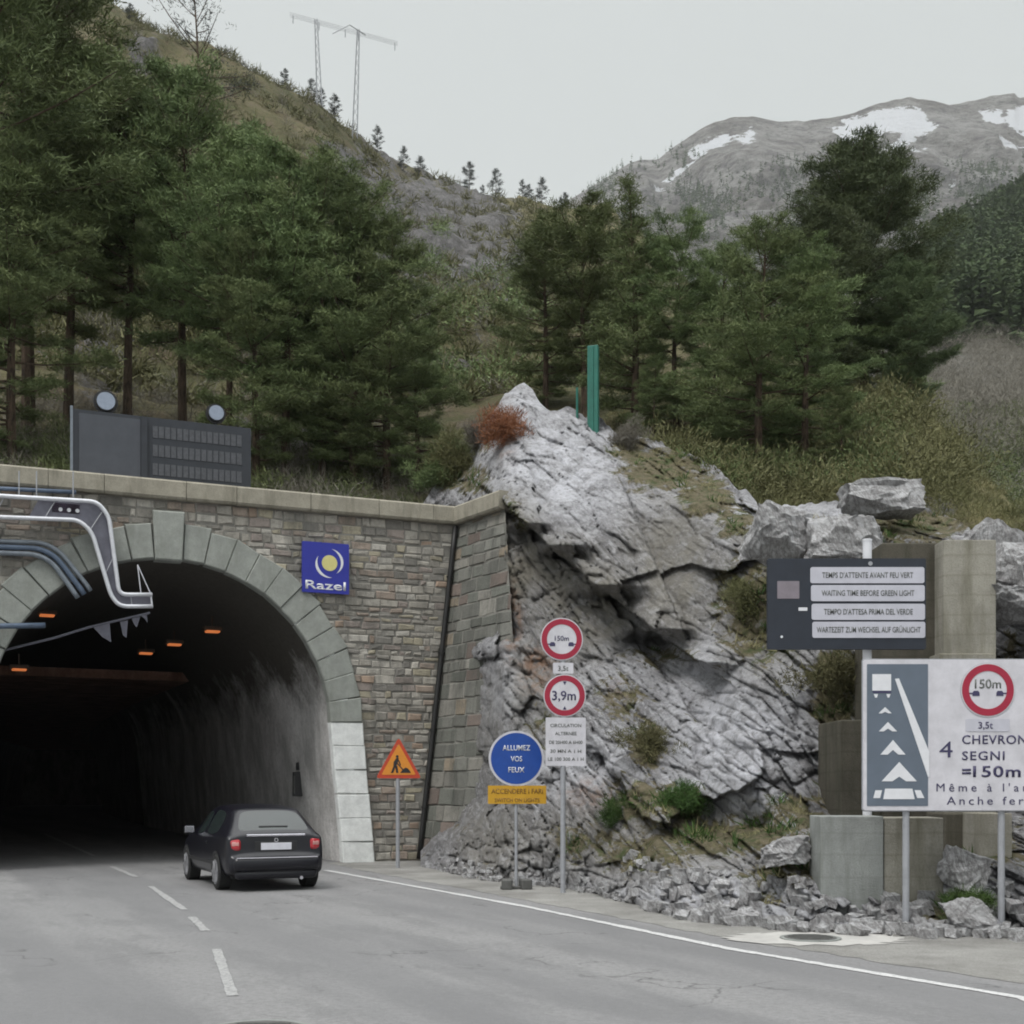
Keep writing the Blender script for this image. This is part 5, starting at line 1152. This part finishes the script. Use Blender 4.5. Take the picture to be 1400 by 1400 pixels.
def pine_mesh(seed, H=10., r0=.14, c0=.25, rmax=2.4, peak=.4, nl=70, power=1.0, droop=.1, tuft=.42, kt=20, dens=1.0, top_r=.25, lean=.02, flat=.55):
    rng = np.random.default_rng(seed); rd = random.Random(seed)
    tr = MB(); ph = rd.uniform(0, 6.28); pts = []
    for i in range(9):
        t = i/8; pts.append(Vector((math.sin(ph+t*3)*lean*H*t, math.cos(ph*1.7+t*2.4)*lean*H*t, H*t*.97)))
    def tp(t): f = min(t, .999)*8; i = int(f); return pts[i].lerp(pts[i+1], f-i)
    tr.tube(pts, [r0*(1-.93*i/8)+.012 for i in range(9)], 7)
    C, Sz, Ax = [], [], []
    for i in range(nl):
        t = c0+(1-c0)*((i+rd.random())/nl)**.92; u = (t-c0)/(1-c0)
        sh = (u/peak)**.6 if u < peak else ((1-u)/(1-peak))**power
        L = rmax*(top_r*.35+(1-top_r*.35)*sh)*(rd.uniform(.35, .8) if rd.random() < .35 else rd.uniform(.8, 1.3)); az = rd.uniform(0, 6.283)
        el = lerp(-droop, .75, u)+rd.uniform(-.15, .15); b = tp(t); d = Vector((math.cos(az)*math.cos(el), math.sin(az)*math.cos(el), math.sin(el)))
        q = [b]; 
        for s in (.33, .66, 1.0): q.append(b+d*L*s+Vector((0, 0, L*.16*s*s-L*.05*s)))
        tr.tube(q, [r0*.28*(1-u*.6), r0*.2*(1-u*.6), .018, .008], 5, cap=False)
        m = max(3, int(L*10*dens))
        sd = Vector((-d.y, d.x, 0))
        for k in range(m):
            s = rd.uniform(.28, 1.02); j = min(int(s*3), 2); base = q[j].lerp(q[j+1], min(1, s*3-j)); s = 1.02-(1.02-s)**1.25; j = min(int(s*3), 2); base = q[j].lerp(q[j+1], min(1, s*3-j)); lat = rd.gauss(0, 1)*L*.24*(1.1-s*.5)
            C.append(base+sd*lat+Vector((0, 0, rd.gauss(.05, .05)))); Sz.append(tuft*rd.uniform(.7, 1.25)); Ax.append(d)
    for k in range(7): C.append(tp(1)+Vector((rd.gauss(0, .12), rd.gauss(0, .12), -k*.07+.1))); Sz.append(tuft*.7); Ax.append(Vector((0, 0, 1)))
    C = np.array([tuple(c) for c in C]); Sz = np.array(Sz); Ax = np.array([tuple(a) for a in Ax]); n = len(C); rep = np.repeat(np.arange(n), kt)
    d = unit(Ax[rep]*.55+rng.normal(size=(n*kt, 3))*np.array([.8, .8, .55])+np.array([0, 0, .30])); P0 = C[rep]+rng.normal(size=(n*kt, 3))*Sz[rep, None]*np.array([.36, .36, .11])
    ln = Sz[rep]*rng.uniform(.24, .52, n*kt); sh = np.clip(np.repeat(rng.random(n), kt)*.75+rng.random(n*kt)*.25, 0, 1)
    V, Fc, s_ = blades(P0, d, ln, ln*.125+.008, rng, sh); return tr, V, Fc, s_
PT = {}
def pine_proto(key, mat, seed, **k):
    tr, V, Fc, s_ = pine_mesh(seed, **k); root = bpy.data.objects.new('pine_tree', None); COL.objects.link(root); root['category'] = 'tree'
    tr.build('trunk', M['bark'], root); raw_mesh('crown', V, Fc, M[mat], root, {'shade': s_}); PT[key] = root; return root
pine_proto('tall', 'needles', 101, c0=.26, rmax=2.5, nl=58, peak=.5, power=.55, kt=58, top_r=.45, lean=.03)
pine_proto('tall2', 'needles', 117, c0=.36, rmax=2.8, nl=46, peak=.5, power=.5, kt=58, top_r=.7, lean=.035)
pine_proto('bushy', 'needles', 131, c0=.07, rmax=2.9, nl=64, peak=.35, power=.6, droop=.2, kt=58, top_r=.5, r0=.17)
pine_proto('dark', 'needles_blue', 149, c0=.08, rmax=3.4, nl=104, peak=.4, power=.6, droop=.15, kt=58, top_r=.4, dens=1.1, tuft=.5, r0=.2)
pine_proto('spire', 'needles', 151, c0=.03, rmax=1.9, nl=84, peak=.15, power=1.05, droop=.1, kt=38)
pine_proto('sparse', 'needles_ridge', 163, c0=.5, rmax=2.0, nl=26, peak=.4, power=.5, kt=14, dens=.55, tuft=.35)
pine_proto('far', 'needles', 171, c0=.12, rmax=2.6, nl=44, peak=.3, power=.7, kt=30, dens=.6, tuft=.75)
pine_proto('ridge', 'needles_ridge', 181, c0=.04, rmax=2.7, nl=40, peak=.3, power=.6, kt=30, dens=.6, tuft=.75)
protos = list(PT.values()); used = set()
def plant_pine(key, loc, H, label, group, wide=1.0, rz=None, name=None):
    p = PT[key]; s = H/10; rz = random.uniform(0, 6.28) if rz is None else rz
    r = dup(p, loc, rz, (s*wide, s*wide, s), label, group); r.name = name or 'pine_tree'; used.add(key); return r
G1, G2 = 'pines behind the tunnel wall', 'pines on the rock crest'
near = [(-40, 640, -80, 'tall', 1, 'tall pine at the far left edge behind the display panel'), (38, 600, -70, 'tall2', 1, 'tall dark pine at the top left corner reaching out of view'), (95, 585, 40, 'tall', .9, 'pine with dense crown just left of the display panel'),
        (176, 590, 120, 'tall2', 1, 'thin trunked pine rising above the graphic half of the display panel'), (250, 615, 78, 'tall', .85, 'tallest straight pine with a visible reddish trunk above the display panel'), (310, 640, 250, 'tall2', 1, 'pine right of the display panel with high crown'),
        (350, 655, 290, 'bushy', .9, 'bushy young pine close behind the right end of the display panel'), (388, 650, 195, 'tall', .95, 'broad pine standing above the logo board'), (440, 655, 235, 'tall2', .9, 'pine with forked open crown right of the broad pine above the logo'),
        (486, 660, 262, 'bushy', 1, 'bright green bushy pine over the middle of the coping'), (530, 668, 300, 'bushy', .95, 'bushy pine leaning over the coping near the wing wall'), (572, 672, 430, 'bushy', 1, 'small bushy pine at the corner of coping and rock'),
        (15, 640, 180, 'bushy', .9, 'low bushy pine behind the coping at the left edge'), (455, 640, 400, 'bushy', .9, 'lowest bushy pine filling the gap above the coping')]
for x, b, t, kd, wd, lb in near:
    p = hill_at(x, b); plant_pine(kd, p-Vector((0, 0, .2)), (b-t)/F*p.y, lb, G1, wd)
plant_pine('sparse', hill_at(268, 400), (400+12)/F*hill_at(268, 400).y, 'thin sparse pine top standing against the sky above the slope', G1, .9)
right = [(745, 560, 300, 'bushy', 1, 'leftmost bushy pine of the group on the rock crest'), (800, 572, 272, 'tall', 1.2, 'rounded pine just behind the teal post'), (868, 585, 228, 'spire', 1.1, 'slender pine with a thin pointed tip on the rock crest'),
         (925, 585, 310, 'tall2', 1.1, 'open crowned pine right of the pointed pine'), (985, 610, 330, 'bushy', 1, 'middle pine of the crest group'), (1040, 645, 296, 'bushy', 1.05, 'large pine with dark trunk standing in the dip of the crest'),
         (1180, 535, 206, 'dark', 1.05, 'biggest darkest pine with dense broad crown at the right'), (1100, 640, 330, 'bushy', 1.05, 'pine with low spreading branches in front of the biggest one'), (1245, 535, 330, 'dark', .95, 'dark pine at the right shoulder of the biggest pine'),
         (1120, 560, 290, 'dark', .95, 'dark pine tucked behind the left side of the biggest pine'), (895, 600, 480, 'bushy', 1, 'young low pine at the foot of the crest group'), (1150, 650, 520, 'bushy', 1, 'low young pine on the grassy bank')]
for x, b, t, kd, wd, lb in right:
    p = hill_at(x, b); plant_pine(kd, p-Vector((0, 0, .2)), (b-t)/F*p.y, lb, G2, wd)
rg = [(392, 6), (428, 7), (440, 6), (457, 7.5), (516, 7), (553, 9), (575, 9.5), (585, 6), (640, 9.5), (678, 10), (715, 7.5), (722, 6), (742, 8), (774, 8), (180, 5), (660, 4)]
for x, h in rg:
    D_ = float(np.interp(x, [150, 420, 500, 650, 800], [212, 218, 232, 252, 238])); plant_pine('ridge', hill_on(x, D_)-Vector((0, 0, .5)), h*random.uniform(.5, .85), 'small dark pine silhouetted on the ridge skyline', 'pines on the ridge skyline', random.uniform(.7, 1.0))
rs = random.Random(5); cnt = 0
while cnt < 120:
    x = rs.uniform(-60, 860); D_ = math.exp(rs.uniform(math.log(52), math.log(200))); p = hill_on(x, D_); row = HZ-(p.z-CH)/p.y*F
    ok = (x < 450) or (x < 740 and rs.random() < .05) or (x >= 740 and rs.random() < .5)
    if D_ > 150 or (x > 230 and D_ > 110): ok = False
    if row < 60 and rs.random() < .5: ok = False
    if not ok: continue
    plant_pine('far' if rs.random() < .7 else 'spire' if D_ < 90 else 'far', p-Vector((0, 0, .4)), rs.uniform(3.5, 7.0), 'small pine growing on the open hillside', 'pines on the hillside', rs.uniform(.8, 1.15)); cnt += 1
for x in range(1000, 1290, 26):                                    # behind the right group
    p = hill_on(min(x, 1235), 60 if x < 1100 else 45); plant_pine('far', p-Vector((0, 0, .3)), random.uniform(3, 5), 'small pine growing on the open hillside', 'pines on the hillside', 1)
for k_, r in PT.items():                                           # the prototypes themselves are not left in the scene
    for ch in list(r.children): bpy.data.objects.remove(ch)
    bpy.data.objects.remove(r)
# scrub on the slopes
hx, HPw = HILL
def hill_samples(n, xr, dr, rng, cond=None):
    out = []
    while len(out) < n:
        x = rng.uniform(*xr); d = math.exp(rng.uniform(math.log(dr[0]), math.log(dr[1]))); p = hill_on(x, d); row = HZ-(p.z-CH)/p.y*F
        if cond is None or cond(x, row, d): out.append(tuple(p))
    return np.array(out)
def scr(x, row, d):
    r = float(blob(np.array(x), np.array(row), [(590, 330, 120, 100, 1), (500, 260, 80, 80, .8), (690, 380, 60, 50, .8), (560, 400, 60, 80, .8)])); return RNG.random() > r*.35
C = hill_samples(3400, (-60, 900), (45, 245), RNG, scr); sz = (C[:, 1]/100)**.5*RNG.uniform(.7, 1.7, len(C)); C[:, 2] += sz*.15
tag(cloud('hillside_scrub', C, sz*.8, 60, M['scrub'], RNG, up=.4, wid=.16, spread=.8), 'low olive and brown scrub covering the open hillside', 'scrub', kind='stuff')
C = hill_samples(1200, (-60, 900), (45, 235), RNG, scr); sz = (C[:, 1]/100)**.5*RNG.uniform(.7, 1.5, len(C)); C[:, 2] += sz*.25
tag(cloud('bare_hillside_scrub', C, sz*.8, 60, M['twigs'], RNG, up=.6, wid=.06, spread=.8), 'bare grey brown bushes among the hillside scrub', 'scrub', kind='stuff')
C = hill_samples(260, (470, 860), (46, 150), RNG); sz = RNG.uniform(1.0, 2.4, len(C))*(C[:, 1]/90)**.4; C[:, 2] += sz*.3
tag(cloud('green_hillside_shrubs', C, sz*.75, 240, M['needles'], RNG, up=.4, wid=.3, spread=1.0, lf=.3), 'green shrubs scattered over the rocky middle slope', 'shrubs', kind='stuff')
C = hill_samples(420, (-60, 600), (29.5, 46), RNG); sz = RNG.uniform(.5, 1.1, len(C)); C[:, 2] += sz*.2
tag(cloud('undergrowth', C, sz*.9, 130, M['twigs'], RNG, up=.6, lf=.6, wid=.045, spread=.7), 'tangled bare twigs and undergrowth beneath the pines above the wall', 'undergrowth', kind='stuff')
C = hill_samples(230, (-60, 600), (29.5, 38), RNG); sz = RNG.uniform(.4, .9, len(C)); C[:, 2] += sz*.2
tag(cloud('green_undergrowth', C, sz, 260, M['needles'], RNG, up=.5, lf=.4, wid=.14, spread=.7), 'low green undergrowth beneath the pines above the wall', 'undergrowth', kind='stuff')
# grass tufts on bank and rock ledges
def tufts(name, C, h, k, mat, label, lean=.5):
    n = len(C); rep = np.repeat(np.arange(n), k); h = np.broadcast_to(h, (n,)); d = unit(RNG.normal(size=(n*k, 3))*lean+np.array([0, 0, 1.]))
    ln = h[rep]*RNG.uniform(.5, 1.1, n*k); P0 = C[rep]+RNG.normal(size=(n*k, 3))*h[rep, None]*np.array([.28, .28, .04]); sh = np.clip(np.repeat(RNG.random(n), k)*.6+RNG.random(n*k)*.5, 0, 1)
    V, Fc, s_ = blades(P0, d, ln, ln*.05+.004, RNG, sh); return tag(raw_mesh(name, V, Fc, mat, None, {'shade': s_}), label, 'grass', kind='stuff')
C = hill_samples(4200, (830, 1420), (22.5, 52), RNG, lambda x, row, d: row > 480)
tufts('bank_grass', C, RNG.uniform(.08, .22, len(C)), 34, M['grass'], 'dry yellowish grass on the bank above the rock face')
C = hill_samples(560, (930, 1420), (23, 46), RNG, lambda x, row, d: row > 500); sz = RNG.uniform(.3, .85, len(C)); C[:, 2] += sz*.2
tag(cloud('bank_scrub', C, sz*.8, 150, M['scrub'], RNG, up=.8, lf=.5, wid=.09, spread=.7), 'low brown green scrub on the bank above the rock face', 'scrub', kind='stuff')
C = hill_samples(130, (900, 1330), (24, 44), RNG, lambda x, row, d: 555 < row < 700); sz = RNG.uniform(.7, 1.5, len(C)); C[:, 2] += sz*.3
tag(cloud('bank_bushes', C, sz*.75, 520, M['scrub'], RNG, up=.5, wid=.22, spread=1.0, lf=.28), 'bushy olive brown shrubs on the bank between the pines and the rocks', 'shrubs', kind='stuff')
C = hill_samples(90, (900, 1230), (25, 44), RNG, lambda x, row, d: 555 < row < 690); sz = RNG.uniform(.5, 1.2, len(C)); C[:, 2] += sz*.3
tag(cloud('green_bank_bushes', C, sz*.75, 520, M['needles'], RNG, up=.5, wid=.22, spread=1.0, lf=.28), 'low green shrubs under the pines on the rock crest', 'shrubs', kind='stuff')
vg = np.clip(veg+ledge*.6, 0, 1); rr_ = RNG.random(vg.shape); sel = (rr_ < .030*np.clip(vg-.38, 0, 1)/.4) & (X < 1415); Cg = RP[sel]
tufts('ledge_grass', Cg, RNG.uniform(.08, .26, len(Cg)), 12, M['grass'], 'tufts of dry grass rooted on the ledges of the rock face', .7)
sel = (RNG.random(vg.shape) < .006*(vg > .5)) & (X < 1415); Cg = RP[sel]
tag(cloud('ledge_scrub', Cg, RNG.uniform(.12, .32, len(Cg)), 34, M['grass_green'], RNG, up=.8, wid=.16, spread=.7), 'small green plants in the cracks of the rock face', 'plants', kind='stuff')
def bush(name, c, s, mat, label, k=130, n=18, wid=.10, up=.5):
    C = np.array([(c.x, c.y-.15, c.z+s*.3)])+RNG.normal(size=(n, 3))*np.array([.32, .22, .26])*s
    o = cloud(name, C, s*.42, k*2, M[mat], RNG, up=up, wid=wid*1.3, spread=.9, lf=.6); return tag(o, label, 'bush', 'bushes rooted in the rock')
bush('bush', rock_at(690, 606), .9, 'rust_leaf', 'rust red bush in the cleft of the rock crest'); bush('bush', rock_at(886, 1035), .62, 'scrub', 'olive bush hanging in the middle of the rock face')
bush('bush', rock_at(930, 1105), .5, 'grass_green', 'fresh green bush on the lower ledge of the rock face'); bush('bush', rock_at(1318, 1252), .42, 'grass_green', 'dark green bush at the foot of the beige concrete pier')
bush('bush', rock_at(625, 640), .9, 'scrub', 'mossy olive bush on the rock above the wing wall'); bush('bush', rock_at(600, 662), .8, 'needles', 'dark green bush at the left end of the rock above the wing wall'); bush('bush', rock_at(655, 605), .6, 'twigs', 'bare brown bush just left of the rust red bush'); bush('bush', rock_at(1020, 835), .7, 'scrub', 'olive brown bush left of the navy sign board'); bush('bush', rock_at(1148, 945), .8, 'scrub', 'shaggy dry bush just left of the big white sign')
bush('bush', rock_at(855, 612), .6, 'twigs', 'brownish cushion bush on the gravelly crest slope'); bush('bush', rock_at(838, 1122), .38, 'grass_green', 'smallest green bush low on the rock right of the tall sign post')
# loose blocks
def boulder(name, c, dims, seed, label, rot=(0, 0, 0), mat='boulder', group=None, cuts=9):
    rd = random.Random(seed); bm = bmesh.new(); bmesh.ops.create_cube(bm, size=2)
    for q in range(cuts):
        n_ = Vector((rd.gauss(0, 1), rd.gauss(0, 1), rd.gauss(0, 1))).normalized(); r = bmesh.ops.bisect_plane(bm, geom=bm.verts[:]+bm.edges[:]+bm.faces[:], plane_co=n_*rd.uniform(.82, 1.12), plane_no=n_, clear_outer=True)
        ed = [e for e in r['geom_cut'] if isinstance(e, bmesh.types.BMEdge)]
        if len(ed) > 2: bmesh.ops.contextual_create(bm, geom=ed)
    bmesh.ops.triangulate(bm, faces=bm.faces); bmesh.ops.subdivide_edges(bm, edges=bm.edges, cuts=5, use_grid_fill=True)
    P_ = np.array([tuple(v.co) for v in bm.verts]); nn = fbm(P_*2.3+seed*3.1, seed, 4)*.085
    nf = facets(P_[:, 0]*1.7+P_[:, 2]*.6+seed, P_[:, 1]*1.7+P_[:, 2]*1.9, seed, .9, .3)*.10
    for v, q in zip(bm.verts, nn+nf): v.co *= 1+q
    bmesh.ops.scale(bm, vec=Vector(dims)/2, verts=bm.verts); me = bpy.data.meshes.new(name); bm.to_mesh(me); bm.free(); me.materials.append(M[mat])
    o = bpy.data.objects.new(name, me); COL.objects.link(o); o.location = c; o.rotation_euler = rot; return tag(o, label, 'boulder', group)
def bpx(x0, x1, y0, y1, Y, dz, seed, label, ry=0, mat='boulder'):
    a_, b_ = P(x0, y0, Y), P(x1, y1, Y); boulder('boulder', (a_+b_)/2, (b_.x-a_.x, dz, a_.z-b_.z), seed, label, (0, ry, seed), mat, 'loose limestone blocks') if False else boulder('boulder', (a_+b_)/2, ((b_.x-a_.x)*1.08, dz, (a_.z-b_.z)*1.08), seed, label, (0, ry, 0), mat, 'loose limestone blocks')
bpx(1158, 1246, 664, 704, 22.2, 1.1, 3, 'flat topped pale boulder above the navy sign board'); bpx(1028, 1100, 700, 768, 21.8, 1.0, 4, 'rounded pale boulder left above the navy sign board', .2)
bpx(1108, 1200, 708, 768, 21.3, 1.0, 5, 'pale boulder directly behind the pole top', .1); bpx(1318, 1400, 730, 790, 20.2, .9, 6, 'long pale slab sloping down right of the concrete pilaster', .55)
bpx(1362, 1440, 752, 812, 18.9, 1.0, 7, 'thick pale slab at the right edge of the view', .5); bpx(1345, 1420, 812, 850, 18.6, 1.2, 8, 'grey overhanging slab beside the concrete pilaster', .1, 'boulder')
bpx(1042, 1104, 1147, 1178, 16.6, .7, 9, 'bright white rock on the ledge left of the grey footing', -.1); bpx(1290, 1345, 1168, 1215, 15.9, .6, 10, 'tilted grey rock between the two right sign posts', .3); bpx(1300, 1350, 1232, 1285, 15.0, .4, 12, 'pale rock at the foot of the right sign post', -.3)
# rubble at the foot of the rock: too many to count
rb = MB(); rd = random.Random(9)
for q in range(520):
    x = rd.uniform(600, 1420); y = float(np.interp(x, rc, [RC[c][-1][0] for c in rc])); up_ = rd.random()**2.2; p = rock_at(x, y-3-up_*(70 if x > 850 else 22))
    s = rd.uniform(.025, .11)*(1.25 if x > 850 else .7); v = []
    for i in (-1, 1):
        for j in (-1, 1):
            for k in (-1, 1): v.append(Vector((i*rd.uniform(.5, 1)*s, j*rd.uniform(.5, 1)*s, k*rd.uniform(.4, .8)*s)))
    R_ = Matrix.Rotation(rd.uniform(0, 3), 3, 'Z') @ Matrix.Rotation(rd.uniform(-.5, .5), 3, 'X'); yo = -rd.uniform(0, .35) if up_ < .1 else -.02
    rb.add([R_ @ w_+Vector((p.x, p.y+yo, (max(p.z, .02) if up_ > .1 else .03)+s*.2)) for w_ in v], [(0, 1, 3, 2), (4, 6, 7, 5), (0, 4, 5, 1), (2, 3, 7, 6), (0, 2, 6, 4), (1, 5, 7, 3)])
tag(rb.build('rubble', M['boulder']), 'small broken limestone rubble strewn along the foot of the rock face', 'rubble', kind='stuff')
# ---- far woods
def sheet_samples(G, xsr, n, cond, rng, dcol):
    out = []; nr_, nc_ = G.shape[:2]
    while len(out) < n:
        i = rng.integers(0, nr_-1); j = rng.integers(0, nc_-1); p = G[i, j]+(G[i+1, j+1]-G[i, j])*rng.random(); px = 700+p[0]/p[1]*F; row = HZ-(p[2]-CH)/p[1]*F
        if cond(px, row, p): out.append(p)
    return np.array(out)
def conifers(name, C, H, k, mat, label, wid=.32, rad=.22):
    n = len(C); rep = np.repeat(np.arange(n), k); H = np.broadcast_to(H, (n,)); t = RNG.random(n*k)**1.25; az = RNG.uniform(0, 6.283, n*k); r = H[rep]*rad*(1-t)*RNG.uniform(.5, 1.1, n*k)
    dirv = unit(np.stack([np.cos(az), np.sin(az), RNG.uniform(-.35, .35, n*k)], 1)); P0 = C[rep]+np.stack([0*t, 0*t, H[rep]*t], 1)+dirv*r[:, None]*.3
    ln = r*.9+H[rep]*.05; sh = np.clip(np.repeat(RNG.random(n), k)*.8+RNG.random(n*k)*.2, 0, 1); V, Fc, s_ = blades(P0, dirv, ln, ln*wid*2+H[rep]*.03, RNG, sh)
    return tag(raw_mesh(name, V, Fc, mat, None, {'shade': s_}), label, 'forest', kind='stuff')
ftop = lambda px: np.interp(px, [1150, 1260, 1290, 1340, 1365, 1400, 1500], [400, 350, 308, 292, 280, 262, 200])
C = sheet_samples(VP, vx, 2300, lambda px, row, p: 1235 < px < 1480 and ftop(px)+22 < row < 468+10*math.sin(px*.05), RNG, 0)
conifers('distant_forest', C, RNG.uniform(9, 15, len(C)), 110, M['needles_far'], 'dark conifer forest on the valley side at the right edge', .16)
C = sheet_samples(VP, vx, 900, lambda px, row, p: 1180 < px < 1480 and 462 < row < 640, RNG, 0); sz = RNG.uniform(2.2, 4.5, len(C)); C[:, 2] += sz*.4
tag(cloud('bare_wood', C, sz*.8, 150, M['twigs'], RNG, up=.45, wid=.05, spread=1.0, lf=.5), 'grey leafless wood on the valley side below the conifer forest', 'wood', kind='stuff')
C = sheet_samples(VP, vx, 160, lambda px, row, p: 1230 < px < 1480 and 575 < row < 720, RNG, 0); sz = RNG.uniform(1.6, 3.2, len(C)); C[:, 2] += sz*.3
tag(cloud('valley_bushes', C, sz*.7, 300, M['needles'], RNG, up=.3, wid=.25, spread=1.2, lf=.35), 'green bushes on the valley side beyond the grassy bank', 'bushes', kind='stuff')
def mt(px, row, p):
    q = .5+.5*math.sin(px*.035+row*.02)*math.cos(row*.045-px*.013); return 800 < px < 1420 and row > 205+20*math.sin(px*.02) and RNG.random() < q**2*min(1, (row-190)/90+.1)
C = sheet_samples(MP[:-1], mx, 5200, mt, RNG, 0); conifers('mountain_trees', C, RNG.uniform(8, 17, len(C)), 26, M['needles_far'], 'scattered conifers on the lower slopes of the snowy mountain', .3, .24)
# ------------------------------------------------------------------ air
hz = MB(); hz.box((0, 1250, 624), (5500, 3100, 1251)); o = hz.build('haze', bpy.data.materials.new('haze_air')); hm = o.data.materials[0]; hm.use_nodes = True; t = hm.node_tree; t.nodes.clear()
a_ = t.nodes.new('ShaderNodeOutputMaterial'); v_ = t.nodes.new('ShaderNodeVolumePrincipled'); v_.inputs['Density'].default_value = .00011; v_.inputs['Color'].default_value = (.94, .96, .98, 1)
t.links.new(v_.outputs[0], a_.inputs['Volume']); tag(o, 'thin pale haze filling the valley air', 'haze', kind='stuff')
